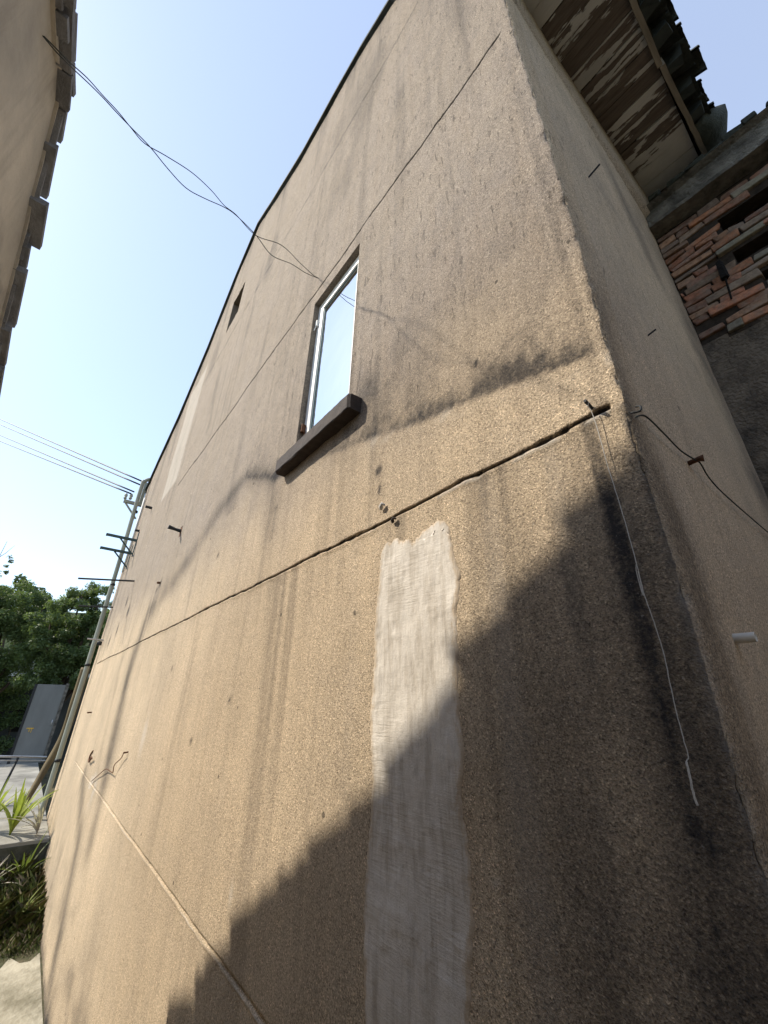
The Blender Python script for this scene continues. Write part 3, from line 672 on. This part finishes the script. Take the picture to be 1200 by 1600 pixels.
# stepped verge tiles
mb = MB(); random.seed(14); x = -3.62
while x < 3.1:
    L = random.choice((.07, .10, .13, .17, .20))*random.uniform(.9, 1.15); za = vzf(x); zb = vzf(x+L); jt = random.uniform(-.006, .006); yo = random.uniform(-.012, .012)
    n = len(mb.v); up = (zb-za)*random.uniform(.08, .26)
    for (xx, zz) in ((x-.012, za-.035+up+jt), (x+L+.004, zb-.035-up+jt)):
        for (yy_, dz) in ((-1.243+yo, 0), (-1.243+yo, .028), (-1.55, .034), (-1.55, 0)): mb.v.append((xx, yy_, zz+dz))
    for k in range(4): mb.f.append((n+k, n+(k+1) % 4, n+4+(k+1) % 4, n+4+k))
    mb.f += [(n, n+1, n+2, n+3), (n+7, n+6, n+5, n+4)]
    # a cover tile riding on the verge course
    if random.random() < .5 and x > -1.0: mb.box((x+.01, -1.25+yo, max(za, zb)-.008+jt), (x+L*.7, -1.50, max(za, zb)+random.uniform(.004, .014)+jt), .006)
    x += L
x = -3.6
while x < 3.0:
    L = random.uniform(.06, .13); za = vzf(x)-.03; zb = vzf(x+L)-.03; yo = random.uniform(-.02, .004)
    if random.random() < .8:
        n = len(mb.v)
        for (xx, zz) in ((x, za-.022), (x+L-.008, zb-.022)):
            for (yy_, dz) in ((-1.250+yo, 0), (-1.250+yo, .02), (-1.50, .02), (-1.50, 0)): mb.v.append((xx, yy_, zz+dz))
        for k in range(4): mb.f.append((n+k, n+(k+1) % 4, n+4+(k+1) % 4, n+4+k))
        mb.f += [(n, n+1, n+2, n+3), (n+7, n+6, n+5, n+4)]
    x += L
mb.build('verge_tiles', M['verge'], nh)
v = []; f = []
for x in np.linspace(-3.62, 3.1, 60): v += [(x, -1.40, vzf(x)-.05), (x, -6.1, vzf(x)-.05)]
for i in range(59): f.append((i*2, i*2+1, i*2+3, i*2+2))
obj('roof', v, f, M['tile'], nh)

# ================================================================== WIRES AND FITTINGS
W1 = [(-.875, -1.283, 3.94), (-.895, -1.262, 3.962), (-.925, -1.232, 3.995), (-1.02, -1.213, 4.14), (-1.12, -1.192, 4.275), (-1.155, -1.139, 4.301), (-1.173, -1.086, 4.290), (-1.192, -1.03, 4.285), (-1.219, -.951, 4.345), (-1.255, -.844, 4.415), (-1.288, -.746, 4.440), (-1.314, -.67, 4.437), (-1.337, -.602, 4.465), (-1.38, -.475, 4.478), (-1.436, -.313, 4.631), (-1.489, -.156, 4.668), (-1.527, -.044, 4.701), (-1.545, .004, 4.735)]
W2_ = [(-.87, -1.283, 3.93), (-.90, -1.258, 3.955), (-.935, -1.230, 3.995), (-1.04, -1.208, 4.15), (-1.125, -1.187, 4.27), (-1.152, -1.149, 4.290), (-1.173, -1.086, 4.292), (-1.199, -1.01, 4.298), (-1.227, -.927, 4.283), (-1.256, -.842, 4.285), (-1.284, -.759, 4.344), (-1.315, -.669, 4.425), (-1.338, -.6, 4.462), (-1.38, -.475, 4.48), (-1.419, -.362, 4.465), (-1.465, -.226, 4.572), (-1.505, -.107, 4.640), (-1.543, .004, 4.73)]
t = empty('twisted_wire', (-1.54, 0, 4.73), label='pair of thin black wires twisted across the lane to the wall above the window', cat='wire')
MB().tube(smooth_pts(W1, 5), .0021, 6).build('wire_strand', M['wire'], t, True); MB().tube(smooth_pts(W2_, 5), .0021, 6).build('wire_strand', M['wire'], t, True)

def cable(a, b, sag):
    A = Vector(a); B = Vector(b); P = [A.lerp(B, k/24) - Vector((0, 0, sag*4*(k/24)*(1-k/24))) for k in range(25)]
    return MB().tube(P, .017, 6)
ends = [((-8.95, -.12, 6.28), (-21.4, -5.2, 12.95), 'topmost of the four power cables in the sky'), ((-8.97, -.14, 6.20), (-21.8, -5.2, 12.90), 'second highest of the four power cables in the sky'),
        ((-8.95, -.22, 6.00), (-22.6, -5.2, 12.78), 'third from the top of the four power cables in the sky'), ((-8.97, -.26, 5.95), (-23.1, -5.2, 12.72), 'lowest of the four power cables in the sky')]
for a_, b_, lb in ends:
    a3 = Vector(a_); b3 = a3+(Vector(b_)-a3)*1.6; o = cable(a3, b3, .0); tag(o.build('power_cable', M['wire'], None, True), lb, 'cable', 'power cables above the lane')

dp = empty('drain_pipe', (-8.75, -.09, 0), label='green grey drain pipe running down the far edge of the tan wall', cat='pipe')
MB().tube(smooth_pts([(-8.72, .02, 6.30), (-8.72, -.10, 6.20), (-8.72, -.13, 6.0), (-8.74, -.11, 4.5), (-8.74, -.10, 2.5), (-8.76, -.10, .45)], 6), .036, 14).build('pipe', M['pipe'], dp, True)
for zz in (5.5, 4.0, 2.6, 1.2):
    MB().tube([(-8.74, -.10, zz-.02), (-8.74, -.10, zz+.02)], .042, 14).build('pipe_clamp', M['iron'], dp, True)
cd = MB().tube([(-8.52, -.03, 5.75), (-8.50, -.03, 4.2)], .016, 8).build('conduit', M['pipe2'], None, True); tag(cd, 'thin white conduit beside the drain pipe on the upper wall', 'pipe')
# insulator bracket at the pipe head
ib = empty('insulator_bracket', (-9.0, -.1, 5.9), label='pale metal bracket with insulators holding the power cables at the wall end', cat='bracket')
mb = MB(); mb.box((-9.03, -.34, 5.74), (-8.97, .0, 5.80)); mb.box((-9.02, -.07, 5.74), (-8.98, -.01, 6.3)); mb.tube([(-9.0, -.32, 5.76), (-9.0, -.04, 5.45)], .02, 6); mb.build('bracket_arm', M['pipe'], ib)
for yy_, zz in ((-.33, 5.84), (-.24, 5.86), (-.12, 6.22)):
    MB().tube([(-9.0, yy_, zz-.03), (-9.0, yy_, zz+.0), (-9.0, yy_, zz+.012), (-9.0, yy_, zz+.05), (-9.0, yy_, zz+.10)], [.02, .035, .02, .035, .02], 10).build('insulator', M['pipe'], ib, True)

def lbracket(x, z, L, lab):
    e = empty('wall_bracket', (x, 0, z), label=lab, cat='bracket', group='appliance brackets on the far wall')
    MB().box((x-.02, -L, z-.02), (x+.02, -.012, z+.02)).build('arm', M['greeniron'], e)
    MB().box((x-.022, -.012, z-.30), (x+.022, .004, z+.16)).build('back_plate', M['greeniron'], e)
    MB().tube([(x, -L*.55, z-.02), (x, -.012, z-.26)], .014, 6).build('brace', M['greeniron'], e)
    MB().tube([(x, -L, z+.021), (x, -L, z-.026)], .014, 6).build('bolt', M['iron'], e)
lbracket(-7.95, 4.67, .465, 'green iron bracket arm on the far wall, the higher of two')
lbracket(-8.30, 4.52, .475, 'green iron bracket arm on the far wall, the lower of two')
def stub(name, p, L, r, mat, lab, cat, group=None, dz=0):
    x, z = p; mb = MB().tube([(x, .01, z), (x, -L, z+dz)], r, 7); o = mb.build(name, mat); tag(o, lab, cat, group); return o
stub('iron_rod', (-6.66, 3.66), .665, .013, M['iron'], 'long dark iron rod sticking straight out of the far wall', 'rod', dz=-.09)
stub('iron_rod', (-8.62, 3.58), .50, .014, M['iron'], 'iron rod across the drain pipe below the longest rod', 'rod', dz=-.05)
stub('steel_rod', (-8.45, 2.99), .24, .014, M['steel'], 'short pale steel rod low on the wall by the drain pipe', 'rod')
MB_ = MB().tube([(-8.40, -.02, 2.93), (-8.40, -.09, 2.93)], .035, 8); tag(MB_.build('pipe_stub', M['iron'], None, True), 'black pipe stub just below the pale steel rod', 'pipe')
e = empty('iron_peg', (-4.1, 0, 3.65), label='rusty iron peg on a small plate left of the window sill', cat='peg')
MB().tube([(-4.1, .0, 3.65), (-4.1, -.055, 3.655), (-4.1, -.125, 3.665)], [.020, .015, .022], 7).build('peg', M['iron'], e); MB().box((-4.13, -.008, 3.59), (-4.07, .003, 3.70), .003).build('plate', M['rust'], e)
stub('iron_peg', (-7.15, 5.03), .10, .024, M['iron'], 'short iron peg high on the wall above the two brackets', 'peg')
stub('iron_peg', (-8.02, 4.88), .07, .022, M['iron'], 'tiny iron peg just above the higher bracket arm', 'peg')
nl = [((-7.18, 1.915), .05, .010, 'small dark nail in the lower wall near the drain pipe'), ((-4.53, 3.20), .03, .012, 'bent nail in a knocked out hole left of the peg'), ((-3.99, 1.713), .03, .006, 'nail with a curl of thin wire on the low wall')]
for p, L, r, lb in nl: stub('nail', p, L, r, M['rust'], lb, 'nail', 'nails in the tan wall', dz=-.004)
# S-shaped hook and loose wire
tag(MB().tube(smooth_pts([(-5.93, -.004, 1.56), (-5.99, -.012, 1.52), (-5.97, -.016, 1.47), (-5.88, -.020, 1.46), (-5.78, -.024, 1.50), (-5.72, -.03, 1.52), (-5.66, -.03, 1.51)], 5), .008, 6).build('wire_hook', M['rust'], None, True), 'rusty curled hook above the pale joint on the low wall', 'hook')
tag(MB().tube(smooth_pts([(-3.99, -.03, 1.713), (-4.1, -.02, 1.66), (-4.25, -.03, 1.60), (-4.3, -.02, 1.54), (-4.45, -.015, 1.53), (-4.7, -.02, 1.52), (-5.1, -.012, 1.42), (-5.4, -.010, 1.34)], 5), .0035, 5).build('loose_wire', M['rust'], None, True), 'thin rusty loose wire trailing down the low wall to the pale joint', 'wire')

# stick in the long joint and the white cord tied to it
tag(MB().tube([(-.066, .012, 2.666), (-.0645, -.006, 2.667), (-.0635, -.030, 2.669)], [.0034, .0040, .0036], 6).build('wooden_peg', M['iron']), 'dark wooden peg in the long joint by the corner with a cord tied on', 'peg')
cp = [(-.0645, -.020, 2.663), (-.063, -.012, 2.652), (-.0605, -.009, 2.60), (-.060, -.0085, 2.534), (-.0575, -.0085, 2.475), (-.055, -.009, 2.423), (-.0535, -.0095, 2.36), (-.053, -.0095, 2.314), (-.0535, -.0085, 2.27), (-.050, -.0085, 2.225), (-.048, -.008, 2.18), (-.0495, -.009, 2.14), (-.051, -.009, 2.10), (-.0515, -.008, 2.07), (-.051, -.008, 2.043), (-.0545, -.009, 2.035), (-.0545, -.010, 2.02), (-.056, -.009, 2.00), (-.055, -.008, 1.985)]
cp = smooth_pts(cp, 6); random.seed(4)
cp = [Vector((p.x+random.uniform(-.0003, .0003), p.y, p.z)) for p in cp]
rr = [.00075 if i < len(cp)*.82 else .0016 for i in range(len(cp))]
cord = empty('tied_cord', (-.064, -.02, 2.663), label='thin white cord hanging down the corner from the wooden peg', cat='cord')
MB().tube(cp, rr, 6).build('cord', M['cord'], cord, True)
MB().tube(smooth_pts([(-.0535, -.009, 2.322), (-.0565, -.008, 2.312), (-.0570, -.007, 2.29), (-.0560, -.008, 2.272), (-.0545, -.008, 2.27), (-.0545, -.008, 2.286), (-.0535, -.009, 2.31)], 4), .0009, 6).build('knot_loop', M['cord'], cord, True)
MB().tube(smooth_pts([(-.0675, -.018, 2.669), (-.066, -.022, 2.674), (-.061, -.022, 2.668), (-.0635, -.020, 2.661), (-.067, -.018, 2.666)], 4), .0010, 6).build('knot', M['cord'], cord, True)
# crumbs of mortar along the joint
v = []
def crumb(x, z, r, mat, lab):
    mb = MB(); mb.tube([(x-r, -.004, z-r*.6), (x-r*.3, -.010, z), (x+r*.4, -.012, z+r*.7), (x+r, -.004, z+r*.3)], [r*.4, r*.7, r*.55, r*.3], 6); o = mb.build('mortar_lump', mat, None, True); tag(o, lab, 'mortar lump')
crumb(-.76, 2.692, .011, M['cord'], 'pale mortar lump stuck above the long joint over the cement smear'); crumb(-.70, 2.622, .009, M['sill'], 'dark crumb hanging from the long joint over the cement smear')

# side wall: cable, hook, nails, pipe stub
sc = [(.006, .0, 2.60), (.010, .05, 2.625), (.009, .148, 2.631), (.008, .25, 2.632), (.016, .33, 2.634), (.018, .345, 2.632), (.012, .42, 2.624), (.012, .523, 2.617), (.014, .774, 2.625), (.012, 1.135, 2.655), (.012, 1.56, 2.70)]
tag(MB().tube(smooth_pts(sc, 5), .0018, 6).build('black_cable', M['wire'], None, True), 'black cable strung along the shaded side wall', 'cable')
tag(MB().tube([(-.004, .328, 2.634), (.020, .328, 2.637), (.030, .330, 2.636)], [.006, .006, .009], 7).build('cable_hook', M['rust'], None, True), 'rusty hook holding the black cable on the side wall', 'hook')
tag(MB().tube(smooth_pts([(-.003, .012, 2.622), (.012, .014, 2.618), (.014, .018, 2.630), (.006, .02, 2.636)], 3), .0022, 6).build('bent_nail', M['iron'], None, True), 'small bent nail where the cable rounds the corner', 'nail')
tag(MB().tube([(-.003, .376, 3.094), (.024, .376, 3.10)], .0028, 6).build('nail', M['iron']), 'tiny nail on the side wall above the black cable', 'nail', 'nails in the side wall')
tag(MB().tube([(-.003, .345, 3.90), (.045, .345, 3.915)], .0035, 6).build('nail', M['iron']), 'long nail high on the side wall near the soffit', 'nail', 'nails in the side wall')
p = empty('pipe_stub', (0, .17, 2.218), label='cream plastic pipe stub poking out of the side wall', cat='pipe')
ro = .0085; m_ = MB(); ring = 16; xs_ = [-.004, .030, .031, .031, .006]; rs_ = [ro, ro, ro*.97, ro*.78, ro*.78]
for xx, r_ in zip(xs_, rs_):
    for k in range(ring): a_ = 2*math.pi*k/ring; m_.v.append((xx, .195+math.cos(a_)*r_, 2.216+math.sin(a_)*r_))
for i in range(4):
    for k in range(ring): m_.f.append((i*ring+k, i*ring+(k+1) % ring, (i+1)*ring+(k+1) % ring, (i+1)*ring+k))
m_.f.append(tuple(4*ring+k for k in range(ring))); m_.build('stub', M['pvc'], p, True)

# ================================================================== FAR END OF THE LANE
def leaves(centers, radii, n, size, seed, flat=.6):
    r = np.random.default_rng(seed); cs = np.array(centers); rd = np.array(radii); pk = r.choice(len(cs), n, p=rd**2/np.sum(rd**2))
    d = r.normal(size=(n, 3)); d /= np.linalg.norm(d, axis=1)[:, None]; rad = rd[pk]*(r.random(n)**.33)*(.75+.35*r.random(n))
    c = cs[pk]+d*rad[:, None]*np.array([1, 1, .85])
    nrm = d*.5+r.normal(size=(n, 3))*.6+np.array([0, 0, .5]); nrm /= np.linalg.norm(nrm, axis=1)[:, None]
    t = np.cross(nrm, r.normal(size=(n, 3))); t /= np.linalg.norm(t, axis=1)[:, None]; b = np.cross(nrm, t)
    L = size*(.6+.8*r.random(n))[:, None]; w_ = L*.42
    v = np.stack([c-t*L, c-b*w_+nrm*L*.1, c+t*L, c+b*w_+nrm*L*.1], 1).reshape(-1, 3)
    f = np.arange(n*4).reshape(n, 4); return v, f
def np_obj(name, v, f, mat, parent=None):
    me = bpy.data.meshes.new(name); me.vertices.add(len(v)); me.vertices.foreach_set('co', np.asarray(v, float).ravel())
    me.loops.add(f.size); me.loops.foreach_set('vertex_index', f.ravel().astype(np.int32)); me.polygons.add(len(f)); me.polygons.foreach_set('loop_start', np.arange(0, f.size, f.shape[1], dtype=np.int32)); me.update(calc_edges=True)
    return link(name, me, mat, parent)
def tree(loc, cl, n, size, lab, mat, seed, trunk_h, group='trees behind the lane'):
    e = empty('tree', loc, label=lab, cat='tree', group=group); L = Vector(loc); random.seed(seed)
    cs = []; rd = []
    for (x, y, z, r) in cl:
        for k in range(14):
            d = Vector((random.gauss(0, 1), random.gauss(0, 1), random.gauss(0, .8))).normalized()*r*random.uniform(.5, 1.0)
            cs.append((L.x+x+d.x, L.y+y+d.y, L.z+z+d.z)); rd.append(r*random.uniform(.22, .46))
    v, f = leaves(cs, rd, n, size, seed); np_obj('crown', v, f, mat, e)
    mb = MB(); top = L+Vector((cl[0][0], cl[0][1], cl[0][2]*.8)); mb.tube(smooth_pts([L, L+Vector((.08, .05, trunk_h*.5)), top], 4), [.16-.09*i/8 for i in range(9)], 8)
    for (x, y, z, r) in cl: mb.tube([L+Vector((.05, .03, trunk_h*.6)), L+Vector((x*.6, y*.6, (trunk_h*.6+z)/2)), L+Vector((x, y, z))], [.08, .05, .02], 6)
    mb.build('trunk', M['trunk'], e, True); return e
tree((-17.4, -.15, .0), [(0, .0, 4.6, .85), (.1, .65, 4.2, .7), (.1, -.45, 3.6, .8), (0, .4, 3.3, .8), (0, .9, 3.1, .7), (0, -.1, 5.3, .55), (0, .45, 5.1, .6), (-.2, 1.4, 4.6, .6), (0, -.2, 2.9, .6), (.2, -.7, 4.3, .7), (.2, -.5, 2.8, .6), (.2, .3, 2.6, .6)], 55000, .042, 'leafy green tree standing nearest the drain pipe beyond the wall', M['leaf'], 3, 2.5)
tree((-18.8, -2.0, .0), [(0, 0, 4.6, .9), (0, .7, 4.3, .8), (.2, .5, 3.4, .8), (0, -.8, 4.4, .9), (0, .0, 3.3, .8), (0, -.9, 3.3, .8), (0, -.1, 5.3, .6), (0, .8, 4.9, .7), (0, -1.0, 5.1, .8), (0, -1.8, 4.2, 1.0), (.3, .3, 2.8, .7), (.3, -.8, 2.9, .7), (.2, 1.0, 3.2, .7)], 55000, .042, 'dense green tree at the left edge of the photo', M['leaf'], 5, 2.5)
tree((-24.5, -2.0, .0), [(0, .3, 6.0, .8), (0, -.4, 6.1, .8), (0, 1.1, 5.6, .7), (0, -1.4, 6.0, .9)], 5000, .11, 'bluish tree crown rising behind the left green tree', M['leaf2'], 8, 4)
tree((-23.0, 2.3, .0), [(0, -1.2, 5.4, .9), (0, 0, 5.6, .9), (0, -1.6, 4.0, .9)], 4000, .10, 'yellow green tree crown peeping out behind the drain pipe', M['leaf'], 9, 4)
# bare-topped sapling twigs against the sky
mb = MB(); random.seed(31); e = empty('bare_sapling', (-22, -3.3, 0), label='thin nearly bare sapling top poking above the left tree', cat='tree', group='trees behind the lane')
P0 = Vector((-22, -3.35, 0)); mb.tube([P0, P0+Vector((0, .0, 5)), P0+Vector((0, .12, 7.9))], [.05, .03, .006], 6)
for k in range(9):
    zz = 5.6+k*.22; a_ = random.choice((-1, 1))*random.uniform(.25, .55); mb.tube([P0+Vector((0, .05, zz)), P0+Vector((.1, a_*.6, zz+.25)), P0+Vector((.1, a_, zz+.62))], [.014, .01, .004], 5)
mb.build('trunk', M['trunk'], e, True)
v, f = leaves([(-22, -3.3+random.uniform(-.5, .5), random.uniform(6.2, 7.3)) for _ in range(16)], [.10]*16, 420, .06, 77); np_obj('crown', v, f, M['leaf2'], e)

# dark outbuilding, door panel
ob = empty('outbuilding', (-20, -3, 0), label='dark rendered outbuilding under the trees at the lane end', cat='building')
MB().box((-21.5, -6, 0), (-19.8, 6, 2.6)).build('wall', M['darkwall'], ob); MB().box((-21.7, -6.1, 2.6), (-19.6, 6.1, 2.72)).build('roof', M['palewall'], ob)
MB().box((-19.8, -.9, 1.0), (-19.77, -.3, 1.9)).build('window', M['cave'], ob)
far = empty('pale_house', (-40, 3, 0), label='pale house wall glimpsed through gaps under the trees', cat='house')
MB().box((-44, -9, 0), (-38, 9, 4.6)).build('wall', M['palewall'], far); MB().box((-44.3, -9.3, 4.6), (-37.7, 9.3, 4.9)).build('roof', M['tile'], far)
for yy_ in (-3, 0, 3): MB().box((-38, yy_, 1.6), (-37.97, yy_+1, 2.8)).build('window', M['cave'], far)
hedge_c = [(-19.3, -.9-.35*k+random.uniform(-.1, .1), .7+.55*j+random.uniform(-.15, .15)) for k in range(9) for j in range(4)]
he = empty('hedge', (-19.3, -2.3, 0), label='dark overgrown hedge left of the grey door in front of the outbuilding', cat='hedge')
v, f = leaves(hedge_c, [.34]*len(hedge_c), 16000, .045, 91); np_obj('foliage', v, f, M['leaf'], he)
mb = MB()
for k in range(7): mb.tube([(-19.35, -.9-.45*k, 0), (-19.3, -.85-.45*k, 2.2)], [.03, .01], 5)
mb.build('stem', M['trunk'], he)
dr = empty('grey_door', (-16, -.2, .44), label='tall plain grey door panel standing under the trees', cat='door')
MB().box((-16.04, -.62, .44), (-16.0, .06, 2.42)).build('panel', M['panel'], dr, bevel=.004)
MB().box((-16.06, .06, .44), (-15.98, .13, 2.46)).build('post', M['concrete'], dr); MB().box((-16.05, -.68, .44), (-15.99, -.62, 2.42)).build('post', M['iron'], dr)
mb = MB(); mb.box((-15.998, -.52, 1.27), (-15.994, -.36, 1.30)); mb.box((-15.998, -.46, 1.20), (-15.994, -.44, 1.265)); mb.box((-15.998, -.41, 1.18), (-15.994, -.395, 1.265)); mb.build('sticker', M['yellow'], dr)
MB().tube([(-15.95, .0, 1.35), (-15.95, .0, 1.5)], .012, 6).build('handle', M['steel'], dr, True)

rl = empty('metal_rail', (-10.5, -.5, .44), label='low bare steel rail on thin dark legs at the terrace', cat='rail')
MB().tube([(-10.5, -1.4, 1.165), (-10.5, -.16, 1.085)], .018, 8).build('rail_bar', M['steel'], rl, True); MB().tube([(-10.5, -1.4, 1.10), (-10.5, -.16, 1.03)], .010, 8).build('rail_bar', M['steel'], rl, True)
for yy_ in (-.62, -.95, -1.35): MB().tube([(-10.5, yy_+.05, 1.10), (-10.45, yy_-.04, .44)], .020, 6).build('leg', M['iron'], rl, True)
tag(MB().tube(smooth_pts([(-9.6, -.05, 2.6), (-9.6, -.05, 2.1), (-9.6, -.06, 1.5), (-9.4, -.20, .98), (-9.1, -.34, .55), (-9.0, -.40, .44)], 6), [.075]*8+[.075-.055*i/23 for i in range(23)], 10).build('bent_pole', M['bamboo'], None, True), 'brown bent pole leaning by the foot of the drain pipe', 'pole')

def strap_plant(loc, n, L, mat, lab, seed, spread=1.0, wid=.022, dirs=None):
    e = empty('strap_leaf_plant', loc, label=lab, cat='plant', group='strap leaved plants by the wall'); random.seed(seed)
    for k in range(n):
        a_ = random.uniform(0, 2*math.pi) if not dirs else random.uniform(*dirs); l_ = L*random.uniform(.6, 1.1); lean = random.uniform(.25, 1.0)*spread; v = []; f = []
        D = Vector((math.cos(a_), math.sin(a_), 0)); Sd = Vector((-D.y, D.x, 0))
        for i in range(9):
            t = i/8; p = Vector(loc)+D*(l_*lean*t**1.4)+Vector((0, 0, l_*(t*(1.15-.25*lean) - .42*lean*t*t))); ww = wid*math.sin(math.pi*min(.97, t*.85+.12))
            v += [p-Sd*ww, p+Vector((0, 0, -.006)), p+Sd*ww]
        for i in range(8): f += [(i*3, i*3+1, i*3+4, i*3+3), (i*3+1, i*3+2, i*3+5, i*3+4)]
        obj('leaf', v, f, mat, e, True)
strap_plant((-8.05, -.42, .44), 20, .62, M['strap'], 'bright yellow green strap leaved plant on the terrace edge', 2, .8)
strap_plant((-7.9, -.14, .44), 14, .52, M['strapdry'], 'pale dry strap leaved plant against the foot of the wall', 6, 1.1, .014, (-2.2, .4))
strap_plant((-8.4, -.70, .44), 20, .60, M['strap'], 'yellow green strap leaved plant at the left edge of the terrace', 12, .8)
strap_plant((-7.4, -.20, .05), 22, .55, M['grass'], 'dull green strap leaved plant below the terrace edge', 15, 1.0, .014)
strap_plant((-7.25, -.55, .02), 24, .50, M['strapdry'], 'withered brown leaved plant in the weedy bed', 19, 1.3, .010)
strap_plant((-6.7, -.75, .02), 22, .42, M['grass'], 'dark green strap leaved plant at the left edge of the weedy bed', 23, 1.2, .012)
strap_plant((-6.3, -.22, .02), 16, .34, M['weed'], 'yellowing strap leaved plant in front of the weedy bed', 27, 1.2, .010)
# weeds and grass in the bed between terrace and paving
r = np.random.default_rng(12); n = 26000
bx_ = r.uniform(-7.6, -5.6, n); by_ = -r.uniform(.01, 1.3, n); hgt = (.03+.20*r.random(n)**3)*(.5+1.5*fbm(bx_*3, by_*3, 3))*ss(-5.55, -6.3, bx_); a_ = r.uniform(0, 6.28, n); ln = r.uniform(.2, 1.1, n)
p0 = np.stack([bx_, by_, np.full(n, .0)], -1); dd = np.stack([np.cos(a_), np.sin(a_), np.zeros(n)], -1); sd = np.stack([-dd[:, 1], dd[:, 0], np.zeros(n)], -1)*.0035
mid = p0+dd*(hgt*ln*.35)[:, None]+np.array([0, 0, 1])*(hgt*.62)[:, None]; tip = p0+dd*(hgt*ln)[:, None]+np.array([0, 0, 1])*hgt[:, None]
v = np.stack([p0-sd, p0+sd, mid+sd, tip, mid-sd], 1).reshape(-1, 3); f = np.arange(n*5).reshape(n, 5)
go = np_obj('grass', v, f, M['weed']); tag(go, 'weedy grass in the bed along the foot of the wall', 'grass', kind='stuff')
def shrub(loc, rad, n, size, lab, seed, mat):
    e = empty('shrub', loc, label=lab, cat='shrub', group='low shrubs in the bed'); random.seed(seed); L = Vector(loc)
    cs = [(L.x+random.gauss(0, rad*.5), L.y+random.gauss(0, rad*.5), L.z+rad*random.uniform(.4, 1.5)) for _ in range(14)]
    v, f = leaves(cs, [rad*.35]*14, n, size, seed); np_obj('foliage', v, f, mat, e)
    mb = MB()
    for c in cs[:7]: mb.tube([L, (L+Vector(c))/2+Vector((.02, 0, 0)), Vector(c)], [.010, .007, .003], 5)
    mb.build('stem', M['trunk'], e, True)
shrub((-7.2, -.55, 0), .17, 1500, .026, 'dark leafy shrub under the terrace edge', 41, M['leaf2'])
shrub((-6.7, -.18, 0), .10, 900, .020, 'small bright green shrub touching the wall', 42, M['grass'])
shrub((-6.9, -.9, 0), .20, 1500, .026, 'green shrub at the left edge of the bed', 43, M['leaf'])

for m_ in bpy.data.materials: m_.use_backface_culling = False
